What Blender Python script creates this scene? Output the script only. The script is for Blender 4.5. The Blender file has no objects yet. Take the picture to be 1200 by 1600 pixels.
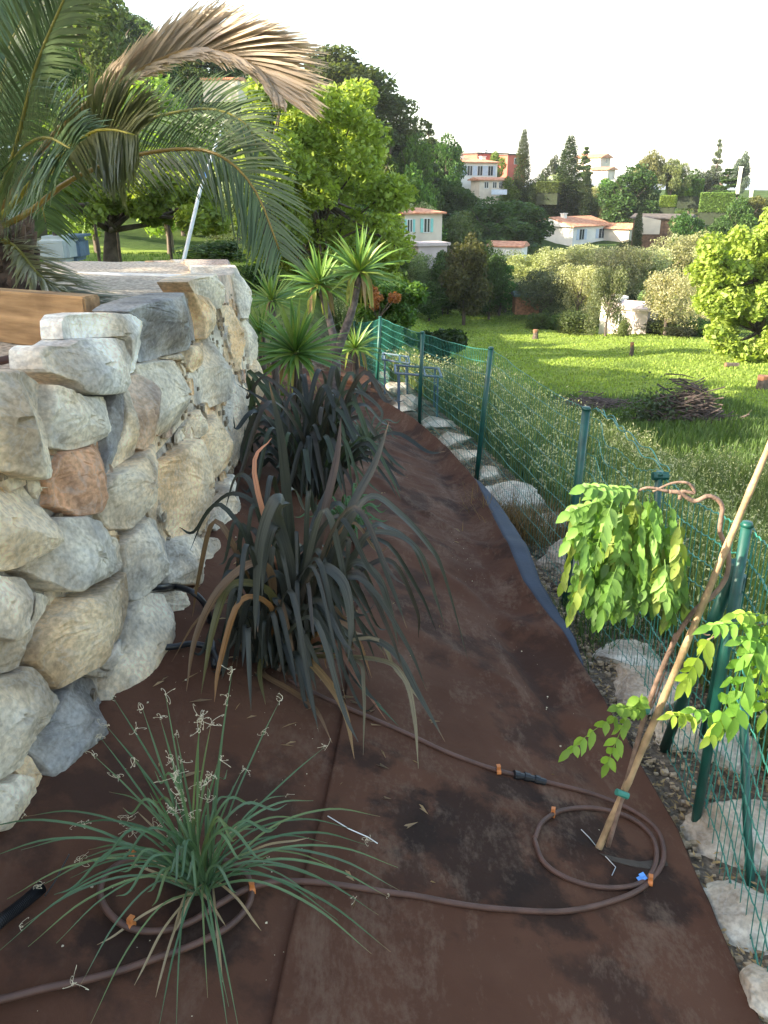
import bpy, math, random
import numpy as np
from mathutils import Vector, Matrix
random.seed(7); rng = np.random.default_rng(7)
S = bpy.context.scene; COL = S.collection; R = math.radians
# ------------------------------------------------------------------ camera, light, exposure
CAM = np.array([0.0, 0.0, 1.6]); PITCH = R(21.7); F = 1280.0
cam = bpy.data.cameras.new('camera'); cam.sensor_fit = 'VERTICAL'; cam.sensor_height = 36; cam.lens = 28.8
cam.clip_start = .05; cam.clip_end = 6000
co = bpy.data.objects.new('camera', cam); COL.objects.link(co); co.location = CAM; co.rotation_euler = (R(90)-PITCH, 0, 0)
S.camera = co
SUN_AZ = R(17)          # heading the light travels to, from +x
SUN_EL = R(23)
w = bpy.data.worlds.new('World'); S.world = w; w.use_nodes = True
wn = w.node_tree.nodes; bg = wn['Background']; sky = wn.new('ShaderNodeTexSky'); sky.sky_type = 'NISHITA'
sky.sun_disc = False; sky.sun_elevation = SUN_EL; sky.air_density = 1.0; sky.dust_density = 1.6; sky.ozone_density = 1.0
fx, fy = -math.cos(SUN_AZ), -math.sin(SUN_AZ)      # where the sun stands
sky.sun_rotation = math.atan2(fx, fy)
tn = wn.new('ShaderNodeMix'); tn.data_type = 'RGBA'; tn.blend_type = 'MULTIPLY'; tn.inputs[0].default_value = 1; tn.inputs[7].default_value = (1.09, 1.0, .88, 1)   # white balance set for the shade
w.node_tree.links.new(sky.outputs[0], tn.inputs[6]); w.node_tree.links.new(tn.outputs[2], bg.inputs[0]); bg.inputs[1].default_value = .15
sl = bpy.data.lights.new('sun', 'SUN'); sl.energy = 5.0; sl.angle = R(.6); sl.color = (1, .88, .68)
so = bpy.data.objects.new('sun', sl); COL.objects.link(so)
sd = Vector((math.cos(SUN_AZ)*math.cos(SUN_EL), math.sin(SUN_AZ)*math.cos(SUN_EL), -math.sin(SUN_EL)))
so.rotation_euler = sd.to_track_quat('-Z', 'Y').to_euler()
S.view_settings.view_transform = 'Standard'; S.view_settings.look = 'None'
S.view_settings.exposure = 2.18; S.view_settings.gamma = 1
S.view_settings.use_curve_mapping = False
S.cycles.max_bounces = 6; S.cycles.transparent_max_bounces = 8

# ------------------------------------------------------------------ noise and terrain
_perm = rng.random(4096)
def _h(i, j, k=0): return _perm[(i*73 + j*179 + k*283 + (i*j)*7) & 4095]
def vn(x, y):
    x = np.asarray(x, float); y = np.asarray(y, float)
    i = np.floor(x).astype(int); j = np.floor(y).astype(int); u = x-i; v = y-j
    u = u*u*(3-2*u); v = v*v*(3-2*v)
    return (_h(i, j)*(1-u)+_h(i+1, j)*u)*(1-v)+(_h(i, j+1)*(1-u)+_h(i+1, j+1)*u)*v
def fbm(x, y, o=4):
    s = 0; a = .5
    for _ in range(o):
        s = s+a*(vn(x, y)-.5); x = x*2.03+17.1; y = y*2.03+5.3; a *= .5
    return s
def sm(t): t = np.clip(t, 0, 1); return t*t*(3-2*t)
def xf(y): return np.interp(y, [0, 1.6, 2.4, 4.35, 6.7, 9, 11.5, 15, 22], [1.28, 1.2, 1.15, 1.08, .8, .39, -.1, -1, -3.2])
def zf(y): return np.interp(y, [0, 2.4, 4.35, 6.7, 9, 11.5, 15, 22], [-.6, -.66, -.73, -.84, -.93, -1.02, -1.3, -2.2])
def xw(y): return np.interp(y, [0, 1.3, 1.7, 2.2, 2.66, 3.45, 5.15, 6.3, 7.2, 9, 15], [-1.3, -1.12, -1.03, -.93, -.87, -.82, -.86, -.97, -1.25, -2.6, -6])
def zw(y): return np.interp(y, [0, 7, 10, 15], [0, 0, -.35, -.9])
def H(x, y):
    x = np.asarray(x, float); y = np.asarray(y, float)
    a = xf(y); c = xw(y); t = (x-c)/(a-c)
    zb = zw(y)+(zf(y)-zw(y))*np.clip(t, 0, 1)**.92
    Rl = np.interp(y, [-200, -20, 0, 9, 20, 40, 60, 100, 400], [-3, -1.6, -1.5, -2.0, -3.8, -6.1, -8.1, -8.4, -8.4])
    near = np.where(x > a, zf(y)+(Rl-zf(y))*sm((x-a-.3)/3.2), zb)
    LL = np.interp(y, [0, 8, 17, 25, 40, 80], [0, 0, .0, -.3, -1.2, -3])
    near = np.where(x < c, zw(y)+(LL-zw(y))*sm((c-x)/3), near)
    r = np.hypot(x, y); b = np.clip(np.where(y > 1, x/np.maximum(y, 1), np.sign(x)*3), -3, 3)
    far = LL+(Rl-LL)*sm((b+.13)/.22)
    T = np.interp(b, [-3, -1.2, -.5, -.4, -.3, -.18, -.07, 0, .05, .1, .2, .45, 1, 3], [-1, -1, 14, 22, 20, 15, 10, 5.5, 3, 1.6, .6, .2, -1, -6])
    s0 = np.interp(b, [-.4, -.1, .05, .2], [38, 55, 75, 95]); s1 = np.interp(b, [-.4, -.1, .05, .2], [130, 140, 170, 235])
    far = far+(T-far)*sm((y-s0)/(s1-s0))
    far = far+sm((y-300)/400)*(-12-far)
    k = sm((r-11)/7)
    return near*(1-k)+far*k + fbm(x*.35, y*.35, 3)*.5*sm((r-14)/20)
# ------------------------------------------------------------------ a pixel of the survey -> a point of the place
def ray(px, py):
    u = (px-600)/F; v = (800-py)/F; c, s = math.cos(PITCH), math.sin(PITCH)
    return np.array([u, c+v*s, -s+v*c])
def at(px, py, Y): d = ray(px, py); return CAM+d*(Y/d[1])
def onz(px, py, z): d = ray(px, py); return CAM+d*((z-CAM[2])/d[2])
def gnd(px, py, off=0., fn=None):
    d = ray(px, py); fn = fn or H; t = np.geomspace(.8, 500, 2500)
    P = CAM[None]+d[None]*t[:, None]; g = P[:, 2]-fn(P[:, 0], P[:, 1])-off
    i = np.argmax(g < 0); i = max(i, 1); f = g[i-1]/(g[i-1]-g[i]+1e-9); tt = t[i-1]+(t[i]-t[i-1])*f
    return CAM+d*tt
def V(p): return Vector([float(c) for c in p])
# ------------------------------------------------------------------ building helpers
def mesh(name, vs, fs, mat=None, smooth=False):
    m = bpy.data.meshes.new(name)
    if isinstance(fs, np.ndarray):
        vs = np.asarray(vs, np.float32); n = len(vs); k = fs.shape[1]; q = len(fs)
        m.vertices.add(n); m.vertices.foreach_set('co', vs.ravel())
        m.loops.add(q*k); m.loops.foreach_set('vertex_index', fs.astype(np.int32).ravel())
        m.polygons.add(q); m.polygons.foreach_set('loop_start', np.arange(0, q*k, k, dtype=np.int32))
        try: m.polygons.foreach_set('loop_total', np.full(q, k, np.int32))
        except Exception: pass
        m.update(calc_edges=True)
    else:
        m.from_pydata([tuple(map(float, v)) for v in vs], [], fs); m.update()
    if smooth: m.polygons.foreach_set('use_smooth', np.ones(len(m.polygons), bool))
    if mat:
        for mm in (mat if isinstance(mat, (list, tuple)) else [mat]): m.materials.append(mm)
    return m
def link(name, data, parent=None, label=None, cat=None, group=None, kind=None, loc=None, color=None):
    o = bpy.data.objects.new(name, data); COL.objects.link(o)
    if parent: o.parent = parent
    if loc is not None: o.location = V(loc)
    if label: o['label'] = label
    if cat: o['category'] = cat
    if group: o['group'] = group
    if kind: o['kind'] = kind
    if color: o.color = (*color, 1)
    return o
class MB:
    def __init__(s): s.v = []; s.f = []
    def add(s, vs, fs):
        n = len(s.v); s.v += [tuple(map(float, v)) for v in vs]; s.f += [tuple(i+n for i in f) for f in fs]; return s
    def box(s, c, d, rz=0, M=None):
        x, y, z = [k/2 for k in d]; cs, sn = math.cos(rz), math.sin(rz); vs = []
        for k in (-z, z):
            for (i, j) in ((-x, -y), (x, -y), (x, y), (-x, y)):
                p = (c[0]+i*cs-j*sn, c[1]+i*sn+j*cs, c[2]+k); vs.append(M @ Vector(p) if M else p)
        return s.add(vs, [(3, 2, 1, 0), (4, 5, 6, 7), (0, 1, 5, 4), (1, 2, 6, 5), (2, 3, 7, 6), (3, 0, 4, 7)])
    def tube(s, pts, r, n=6, cap=True):
        pts = [np.asarray(p, float) for p in pts]; m = len(pts)
        rr = r if hasattr(r, '__len__') else [r]*m; vs = []; fs = []
        nrm = None
        for i, p in enumerate(pts):
            t = pts[min(i+1, m-1)]-pts[max(i-1, 0)]; t = t/(np.linalg.norm(t)+1e-9)
            if nrm is None:
                a = np.array([0, 0, 1.]) if abs(t[2]) < .9 else np.array([1., 0, 0]); nrm = np.cross(t, a)
            nrm = nrm-t*np.dot(nrm, t); nrm /= (np.linalg.norm(nrm)+1e-9); bn = np.cross(t, nrm)
            for k in range(n):
                a = 2*math.pi*k/n; vs.append(p+rr[i]*(math.cos(a)*nrm+math.sin(a)*bn))
        for i in range(m-1):
            for k in range(n):
                a = i*n+k; b = i*n+(k+1) % n; fs.append((a, b, b+n, a+n))
        if cap: fs.append(tuple(range(n-1, -1, -1))); fs.append(tuple((m-1)*n+k for k in range(n)))
        return s.add(vs, fs)
    def build(s, name, mat, parent=None, smooth=False, **kw):
        return link(name, mesh(name, s.v, s.f, mat, smooth), parent, **kw)
def cat(pts, k=6):
    P = [np.asarray(p, float) for p in pts]; P = [2*P[0]-P[1]]+P+[2*P[-1]-P[-2]]; out = []
    for i in range(1, len(P)-2):
        a, b, c, d = P[i-1:i+3]
        for j in range(k):
            t = j/k; out.append(.5*((2*b)+(-a+c)*t+(2*a-5*b+4*c-d)*t*t+(-a+3*b-3*c+d)*t**3))
    out.append(P[-2]); return out
def empty(name, loc, label, cat_, group=None, rz=0):
    o = link(name, None, label=label, cat=cat_, group=group, loc=loc); o.rotation_euler.z = rz; o.empty_display_size = .2; return o
# ------------------------------------------------------------------ materials
def mat(name, build):
    m = bpy.data.materials.new(name); m.use_nodes = True; nt = m.node_tree; n = nt.nodes; l = nt.links
    bs = n['Principled BSDF']; bs.inputs['Roughness'].default_value = .8
    def nd(t, **kw):
        x = n.new(t)
        for k, v in kw.items():
            if k in x.inputs: x.inputs[k].default_value = v
            else: setattr(x, k, v)
        return x
    build(n, l, bs, nd, n['Material Output']); return m
def noise_col(nd, l, c1, c2, scale, vec=None, detail=6, lo=.35, hi=.65):
    t = nd('ShaderNodeTexNoise', Scale=scale, Detail=detail); r = nd('ShaderNodeValToRGB')
    r.color_ramp.elements[0].position = lo; r.color_ramp.elements[1].position = hi
    r.color_ramp.elements[0].color = (*c1, 1); r.color_ramp.elements[1].color = (*c2, 1)
    if vec: l.new(vec, t.inputs['Vector'])
    l.new(t.outputs[0], r.inputs[0]); return r.outputs[0]
def mixc(nd, l, a, b, f, mode='MIX'):
    m = nd('ShaderNodeMix'); m.data_type = 'RGBA'; m.blend_type = mode
    for i, v in ((6, a), (7, b)):
        if isinstance(v, tuple): m.inputs[i].default_value = (*v, 1)
        else: l.new(v, m.inputs[i])
    if isinstance(f, (int, float)): m.inputs[0].default_value = f
    else: l.new(f, m.inputs[0])
    return m.outputs[2]
def simple(name, c, rough=.7, var=.3, scale=20, bump=.0, metal=0, spec=.5, bscale=60):
    def b(n, l, bs, nd, out):
        co_ = nd('ShaderNodeTexCoord').outputs['Object']
        l.new(noise_col(nd, l, tuple(k*(1-var) for k in c), tuple(min(1, k*(1+var)) for k in c), scale, co_), bs.inputs['Base Color'])
        bs.inputs['Roughness'].default_value = rough; bs.inputs['Metallic'].default_value = metal
        bs.inputs['Specular IOR Level'].default_value = spec
        if bump:
            t = nd('ShaderNodeTexNoise', Scale=bscale, Detail=5); l.new(co_, t.inputs['Vector'])
            bp = nd('ShaderNodeBump', Strength=bump, Distance=.01); l.new(t.outputs[0], bp.inputs['Height']); l.new(bp.outputs[0], bs.inputs['Normal'])
    return mat(name, b)
def foliage(name, trans=.35, rough=.55, var=.45, hue=.5, nscale=1.2, veins=False):
    def b(n, l, bs, nd, out):
        oi = nd('ShaderNodeObjectInfo'); g = nd('ShaderNodeNewGeometry'); tc = nd('ShaderNodeTexCoord')
        mr = nd('ShaderNodeMapRange'); mr.inputs[3].default_value = 1-var; mr.inputs[4].default_value = 1+var
        l.new(g.outputs['Random Per Island'], mr.inputs[0])
        c = mixc(nd, l, oi.outputs['Color'], mr.outputs[0], 1.0, 'MULTIPLY')
        nz = noise_col(nd, l, (.72, .78, .8), (1.2, 1.15, .9), nscale, tc.outputs['Object'], 3, .3, .7)
        c = mixc(nd, l, c, nz, hue, 'MULTIPLY')
        if veins:      # u runs across the blade, v along it
            uv = nd('ShaderNodeUVMap'); mp = nd('ShaderNodeMapping'); mp.inputs['Scale'].default_value = (9, 1.2, 1); l.new(uv.outputs[0], mp.inputs[0])
            c = mixc(nd, l, c, noise_col(nd, l, (.55, .55, .55), (1.5, 1.45, 1.35), 3., mp.outputs[0], 5, .36, .64), .9, 'MULTIPLY')
            sp = nd('ShaderNodeSeparateXYZ'); l.new(uv.outputs[0], sp.inputs[0]); tn_ = nd('ShaderNodeTexNoise', Scale=2.2, Detail=4); l.new(oi.outputs['Random'], tn_.inputs['W']) if 'W' in tn_.inputs else None
            ad = nd('ShaderNodeMath', operation='MULTIPLY_ADD'); l.new(oi.outputs['Random'], ad.inputs[0]); ad.inputs[1].default_value = .22; l.new(sp.outputs[1], ad.inputs[2])
            mr2 = nd('ShaderNodeMapRange'); l.new(ad.outputs[0], mr2.inputs[0]); mr2.inputs[1].default_value = 1.10; mr2.inputs[2].default_value = 1.2
            c = mixc(nd, l, c, (.22, .13, .07), mr2.outputs[0])
        l.new(c, bs.inputs['Base Color']); bs.inputs['Roughness'].default_value = rough; bs.inputs['Specular IOR Level'].default_value = .35
        tr = nd('ShaderNodeBsdfTranslucent'); hs = mixc(nd, l, c, (1.35, 1.3, .45), 1.0, 'MULTIPLY'); l.new(hs, tr.inputs[0])
        mx = nd('ShaderNodeMixShader'); mx.inputs[0].default_value = trans
        l.new(bs.outputs[0], mx.inputs[1]); l.new(tr.outputs[0], mx.inputs[2]); l.new(mx.outputs[0], out.inputs[0])
    return mat(name, b)
M = {}
M['leaf'] = foliage('tree_leaves', .42); M['leaf_soft'] = foliage('thin_leaves', .45, .5, .3, .5, 2.)
M['blade'] = foliage('strap_leaves', .18, .36, .25, .6, 9.)
M['strap'] = foliage('striped_strap_leaves', .2, .42, .2, .4, 9., True)
M['grass'] = foliage('grass_blades', .4, .6, .4, .6, .6)
M['bark'] = simple('bark', (.09, .07, .055), .9, .4, 8, .8)
def _stone(n, l, bs, nd, out):
    oi = nd('ShaderNodeObjectInfo'); tc = nd('ShaderNodeTexCoord'); v = tc.outputs['Object']
    a = noise_col(nd, l, (.58, .56, .55), (1.35, 1.30, 1.2), 4.5, v, 12, .38, .58)
    b = noise_col(nd, l, (1.15, .88, .58), (1, 1, 1), 2.3, v, 5, .36, .56)
    c = mixc(nd, l, oi.outputs['Color'], a, .85, 'MULTIPLY'); c = mixc(nd, l, c, b, .6, 'MULTIPLY')
    f = noise_col(nd, l, (.72, .70, .67), (1.20, 1.20, 1.20), 60., v, 10, .36, .62); c = mixc(nd, l, c, f, .75, 'MULTIPLY')
    vt = nd('ShaderNodeTexNoise', Scale=9., Detail=8, Distortion=1.6); l.new(v, vt.inputs['Vector'])
    vr = nd('ShaderNodeValToRGB'); e = vr.color_ramp.elements; e[0].position = .46; e[1].position = .5; e.new(.54)
    e[0].color = (0, 0, 0, 1); e[1].color = (1, 1, 1, 1); e[2].color = (0, 0, 0, 1)
    l.new(vt.outputs[0], vr.inputs[0]); c = mixc(nd, l, c, (.62, .62, .6), nd_mul(nd, l, vr.outputs[0], .22))
    l.new(c, bs.inputs['Base Color']); bs.inputs['Roughness'].default_value = .88
    t = nd('ShaderNodeTexNoise', Scale=42., Detail=13, Roughness=.8); l.new(v, t.inputs['Vector'])
    t2 = nd('ShaderNodeTexVoronoi', Scale=16.); l.new(v, t2.inputs['Vector'])
    ad = nd('ShaderNodeMath', operation='ADD'); l.new(t.outputs[0], ad.inputs[0]); l.new(nd_mul(nd, l, t2.outputs[0], .35), ad.inputs[1])
    bp = nd('ShaderNodeBump', Strength=.9, Distance=.022); l.new(ad.outputs[0], bp.inputs['Height']); l.new(bp.outputs[0], bs.inputs['Normal'])
def nd_mul(nd, l, s, k):
    m = nd('ShaderNodeMath', operation='MULTIPLY'); l.new(s, m.inputs[0]); m.inputs[1].default_value = k; return m.outputs[0]
M['stone'] = mat('limestone', _stone)
M['fill'] = simple('wall_rubble_fill', (.34, .29, .23), .95, .45, 22, 1., bscale=45)
def _cloth(n, l, bs, nd, out):
    tc = nd('ShaderNodeTexCoord'); v = tc.outputs['Object']; mp = nd('ShaderNodeMapping'); mp.inputs['Scale'].default_value = (1, .55, 1); l.new(v, mp.inputs[0])
    base = noise_col(nd, l, (.078, .034, .020), (.112, .054, .033), 3.2, v, 8, .3, .7)
    dk = nd('ShaderNodeTexNoise', Scale=1.9, Detail=7, Roughness=.62); l.new(v, dk.inputs['Vector'])
    r = nd('ShaderNodeValToRGB'); r.color_ramp.elements[0].position = .53; r.color_ramp.elements[1].position = .60; l.new(dk.outputs[0], r.inputs[0])
    c = mixc(nd, l, base, (.026, .0165, .0135), nd_mul(nd, l, r.outputs[0], .6))
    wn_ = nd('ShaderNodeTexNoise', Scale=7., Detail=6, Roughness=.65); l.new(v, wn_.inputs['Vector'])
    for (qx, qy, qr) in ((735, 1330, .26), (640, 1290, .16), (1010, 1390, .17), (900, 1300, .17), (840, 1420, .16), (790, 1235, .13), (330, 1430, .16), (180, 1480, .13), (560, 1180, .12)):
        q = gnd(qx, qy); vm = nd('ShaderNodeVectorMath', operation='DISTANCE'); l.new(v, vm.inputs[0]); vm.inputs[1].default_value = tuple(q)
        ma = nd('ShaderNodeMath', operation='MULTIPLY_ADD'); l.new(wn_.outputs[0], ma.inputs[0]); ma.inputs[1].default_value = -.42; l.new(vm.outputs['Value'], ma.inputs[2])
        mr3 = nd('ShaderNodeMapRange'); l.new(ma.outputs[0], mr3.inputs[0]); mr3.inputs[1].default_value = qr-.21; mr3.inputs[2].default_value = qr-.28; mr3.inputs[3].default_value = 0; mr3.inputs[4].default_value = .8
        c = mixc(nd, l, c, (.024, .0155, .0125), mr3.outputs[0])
    du = nd('ShaderNodeTexNoise', Scale=4.2, Detail=10, Roughness=.72, Distortion=.5); l.new(mp.outputs[0], du.inputs['Vector'])
    d2 = nd('ShaderNodeTexNoise', Scale=60., Detail=4, Roughness=.7); l.new(mp.outputs[0], d2.inputs['Vector'])
    mu = nd('ShaderNodeMath', operation='MULTIPLY_ADD'); l.new(d2.outputs[0], mu.inputs[0]); mu.inputs[1].default_value = .35; l.new(du.outputs[0], mu.inputs[2])
    r2 = nd('ShaderNodeValToRGB'); r2.color_ramp.elements[0].position = .68; r2.color_ramp.elements[1].position = .9; l.new(mu.outputs[0], r2.inputs[0])
    sx = nd('ShaderNodeSeparateXYZ'); l.new(v, sx.inputs[0])
    mr = nd('ShaderNodeMapRange'); l.new(sx.outputs[0], mr.inputs[0]); mr.inputs[1].default_value = -.7; mr.inputs[2].default_value = .1
    mr.inputs[3].default_value = .12; mr.inputs[4].default_value = .48
    mm = nd('ShaderNodeMath', operation='MULTIPLY'); l.new(r2.outputs[0], mm.inputs[0]); l.new(mr.outputs[0], mm.inputs[1])
    c = mixc(nd, l, c, (.25, .175, .125), mm.outputs[0])
    l.new(c, bs.inputs['Base Color']); bs.inputs['Roughness'].default_value = .8; bs.inputs['Specular IOR Level'].default_value = .12
    t = nd('ShaderNodeTexNoise', Scale=6., Detail=6, Roughness=.6, Distortion=.4); l.new(v, t.inputs['Vector'])
    t2 = nd('ShaderNodeTexWave', Scale=190.); l.new(v, t2.inputs['Vector'])
    ad = nd('ShaderNodeMath', operation='MULTIPLY_ADD'); l.new(t2.outputs[0], ad.inputs[0]); ad.inputs[1].default_value = .03; l.new(t.outputs[0], ad.inputs[2])
    bp = nd('ShaderNodeBump', Strength=.55, Distance=.03); l.new(ad.outputs[0], bp.inputs['Height']); l.new(bp.outputs[0], bs.inputs['Normal'])
M['cloth'] = mat('brown_woven_cloth', _cloth)
M['cloth_back'] = simple('dark_blue_cloth_back', (.016, .026, .046), .7, .15, 6, .2)
M['green_metal'] = simple('green_coated_metal', (.008, .07, .055), .42, .2, 12, 0)
M['green_wire'] = simple('green_coated_wire', (.03, .17, .13), .4, .2, 12, 0)
M['blue_metal'] = simple('blue_painted_metal', (.09, .14, .20), .5, .2, 12, 0)
M['hose'] = simple('brown_hose', (.088, .042, .029), .6, .25, 14, .1)
M['clip'] = simple('orange_clip', (.50, .17, .045), .55, .2, 30, 0)
M['black'] = simple('black_plastic', (.012, .013, .016), .4, .2, 30, 0)
M['bamboo'] = simple('bamboo_cane', (.38, .26, .145), .6, .3, 18, .3)
M['vine'] = simple('vine_stem', (.20, .13, .095), .8, .3, 30, .6)
M['steel'] = simple('bare_steel', (.6, .6, .6), .35, .1, 30, 0, 1)
M['blue_tag'] = simple('blue_tag', (.12, .32, .75), .5, .1, 30, 0)
M['fibre'] = simple('dry_fibre', (.60, .52, .36), .8, .2, 40, 0)
M['white'] = simple('white_paint', (.72, .72, .70), .6, .06, 10, 0)
M['grey_paint'] = simple('grey_green_paint', (.33, .38, .37), .5, .08, 10, 0)
M['glass'] = simple('dark_glass', (.03, .04, .05), .12, .1, 3, 0)
M['soil'] = simple('dry_soil', (.06, .045, .033), .95, .4, 5, 1., bscale=30)
def _wood(n, l, bs, nd, out):
    tc = nd('ShaderNodeTexCoord'); mp = nd('ShaderNodeMapping'); mp.inputs['Scale'].default_value = (1.2, 14, 10); l.new(tc.outputs['Object'], mp.inputs[0])
    c = noise_col(nd, l, (.20, .115, .05), (.50, .32, .16), 2.2, mp.outputs[0], 8, .3, .7)
    c2 = noise_col(nd, l, (.5, .45, .42), (1.1, 1.1, 1.1), 3.4, tc.outputs['Object'], 5, .36, .55)
    l.new(mixc(nd, l, c, c2, .8, 'MULTIPLY'), bs.inputs['Base Color'])
    t = nd('ShaderNodeTexNoise', Scale=5., Detail=8); l.new(mp.outputs[0], t.inputs['Vector'])
    bp = nd('ShaderNodeBump', Strength=.5, Distance=.008); l.new(t.outputs[0], bp.inputs['Height']); l.new(bp.outputs[0], bs.inputs['Normal'])
M['wood'] = mat('pale_sawn_timber', _wood)
def _tile(n, l, bs, nd, out):
    tc = nd('ShaderNodeTexCoord'); v = tc.outputs['Object']
    c = noise_col(nd, l, (.42, .17, .09), (.62, .33, .20), 2.5, v, 6)
    l.new(c, bs.inputs['Base Color']); wv = nd('ShaderNodeTexWave', Scale=2.2); l.new(v, wv.inputs['Vector'])
    bp = nd('ShaderNodeBump', Strength=.5, Distance=.06); l.new(wv.outputs[0], bp.inputs['Height']); l.new(bp.outputs[0], bs.inputs['Normal'])
M['tile'] = mat('terracotta_tiles', _tile)
M['darkroof'] = simple('weathered_roof', (.09, .075, .065), .9, .3, 2, .5)
M['greenroof'] = simple('green_felt_roof', (.05, .09, .08), .9, .2, 2, .2)
M['wallwhite'] = simple('pale_render', (.80, .78, .70), .85, .07, .8, .1)
M['wallcream'] = simple('cream_render', (.62, .55, .45), .85, .1, .8, .1)
M['wallpink'] = simple('pinkish_render', (.60, .50, .47), .85, .1, .8, .1)
M['wallred'] = simple('red_render', (.48, .12, .08), .85, .1, .8, .1)
M['wallbrown'] = simple('brown_boards', (.13, .08, .05), .85, .3, 3, .3)
M['turq'] = simple('turquoise_shutter', (.22, .55, .50), .6, .08, 4, 0)
M['paleblue'] = simple('pale_blue_shutter', (.50, .58, .68), .6, .08, 4, 0)
M['rust'] = simple('reddish_cut_wood', (.22, .10, .055), .9, .4, 6, .5)
M['hedge_core'] = simple('hedge_core', (.02, .03, .012), .9, .3, 4, .5)
# ------------------------------------------------------------------ sheets of ground
def grid_mesh(name, X, Y, Z, m, smooth=True, flip=False):
    a, b = X.shape; idx = np.arange(a*b).reshape(a, b)
    q = np.stack([idx[:-1, :-1], idx[1:, :-1], idx[1:, 1:], idx[:-1, 1:]], -1).reshape(-1, 4)
    if flip: q = q[:, ::-1]
    return mesh(name, np.stack([X, Y, Z], -1).reshape(-1, 3), q, m, smooth)
def _ground(n, l, bs, nd, out):
    tc = nd('ShaderNodeTexCoord'); v = tc.outputs['Object']; at_ = nd('ShaderNodeAttribute', attribute_name='cover')
    sp = nd('ShaderNodeSeparateColor'); l.new(at_.outputs['Color'], sp.inputs[0])
    soil = mixc(nd, l, noise_col(nd, l, (.12, .09, .065), (.30, .25, .19), 7., v, 8), noise_col(nd, l, (.5, .5, .5), (1.3, 1.3, 1.3), 60., v, 4), .8, 'MULTIPLY')
    g1 = noise_col(nd, l, (.13, .20, .03), (.25, .32, .07), .35, v, 6, .3, .7)
    g2 = noise_col(nd, l, (.6, .65, .6), (1.25, 1.2, 1.1), 5., v, 6); meadow = mixc(nd, l, g1, g2, .8, 'MULTIPLY')
    scrub = mixc(nd, l, noise_col(nd, l, (.03, .055, .015), (.075, .12, .03), .2, v, 6), g2, .8, 'MULTIPLY')
    rough = mixc(nd, l, noise_col(nd, l, (.04, .09, .016), (.12, .15, .05), 1.2, v, 6), g2, .8, 'MULTIPLY')
    c = mixc(nd, l, rough, soil, sp.outputs[0]); c = mixc(nd, l, c, meadow, sp.outputs[1]); c = mixc(nd, l, c, scrub, sp.outputs[2])
    l.new(c, bs.inputs['Base Color']); bs.inputs['Roughness'].default_value = .95; bs.inputs['Specular IOR Level'].default_value = .1
    t = nd('ShaderNodeTexNoise', Scale=9., Detail=9, Roughness=.7); l.new(v, t.inputs['Vector'])
    bp = nd('ShaderNodeBump', Strength=.8, Distance=.12); l.new(t.outputs[0], bp.inputs['Height']); l.new(bp.outputs[0], bs.inputs['Normal'])
M['ground'] = mat('ground_cover', _ground)
rad = np.geomspace(.35, 2500, 320)
ang = np.concatenate([np.linspace(-180, -36, 60, endpoint=False), np.linspace(-36, 36, 300, endpoint=False), np.linspace(36, 180, 61)])*math.pi/180
A_, R_ = np.meshgrid(ang, rad, indexing='ij'); GX = R_*np.sin(A_); GY = R_*np.cos(A_)
GZ = H(GX, GY)-.03*(GX < xf(GY)-.15)*(GY < 14)-.10*(GX < xf(GY)-.36)*(GX > xw(GY)-.2)*(GY < 12.5)+fbm(GX*9, GY*9, 3)*.05*(GX > xf(GY)-.35)*(R_ < 14)
gm = grid_mesh('ground', GX, GY, GZ, M['ground'], True, True)
def cover(x, y):
    r = np.hypot(x, y); dx = x-xf(y)
    soil = (1-sm((dx-.35)/.6))*(1-sm((r-13)/5))
    b = x/np.maximum(y, 1)
    far = y-np.interp(b, [-.5, -.2, 0, .08, .2, .35, .5], [48, 40, 58, 74, 62, 55, 48])
    scrub = sm(far/4)*(y > 0)
    nearlim = np.interp(b, [-.5, -.1, 0, .2, .35, .5], [9, 12, 18, 24, 21, 15])
    mead = sm((r-nearlim)/5)*(1-scrub)*(y > 0)
    return soil, mead, scrub
s_, m_, c_ = cover(GX, GY)
ca = gm.color_attributes.new('cover', 'FLOAT_COLOR', 'POINT')
ca.data.foreach_set('color', np.stack([s_, m_, c_, np.ones_like(s_)], -1).astype(np.float32).ravel())
link('ground', gm, kind='structure')
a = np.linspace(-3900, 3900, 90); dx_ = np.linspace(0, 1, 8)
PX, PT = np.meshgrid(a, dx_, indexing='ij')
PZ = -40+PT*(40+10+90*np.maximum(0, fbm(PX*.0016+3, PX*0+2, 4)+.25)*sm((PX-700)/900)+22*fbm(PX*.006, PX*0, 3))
link('distant_hill', grid_mesh('distant_hill', PX, 2600+PT*500, PZ, simple('far_woods_painted_haze', (.09, .13, .18), .95, .15, .002)), kind='structure')  # blue of the distant air is put into the woods colour

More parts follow.
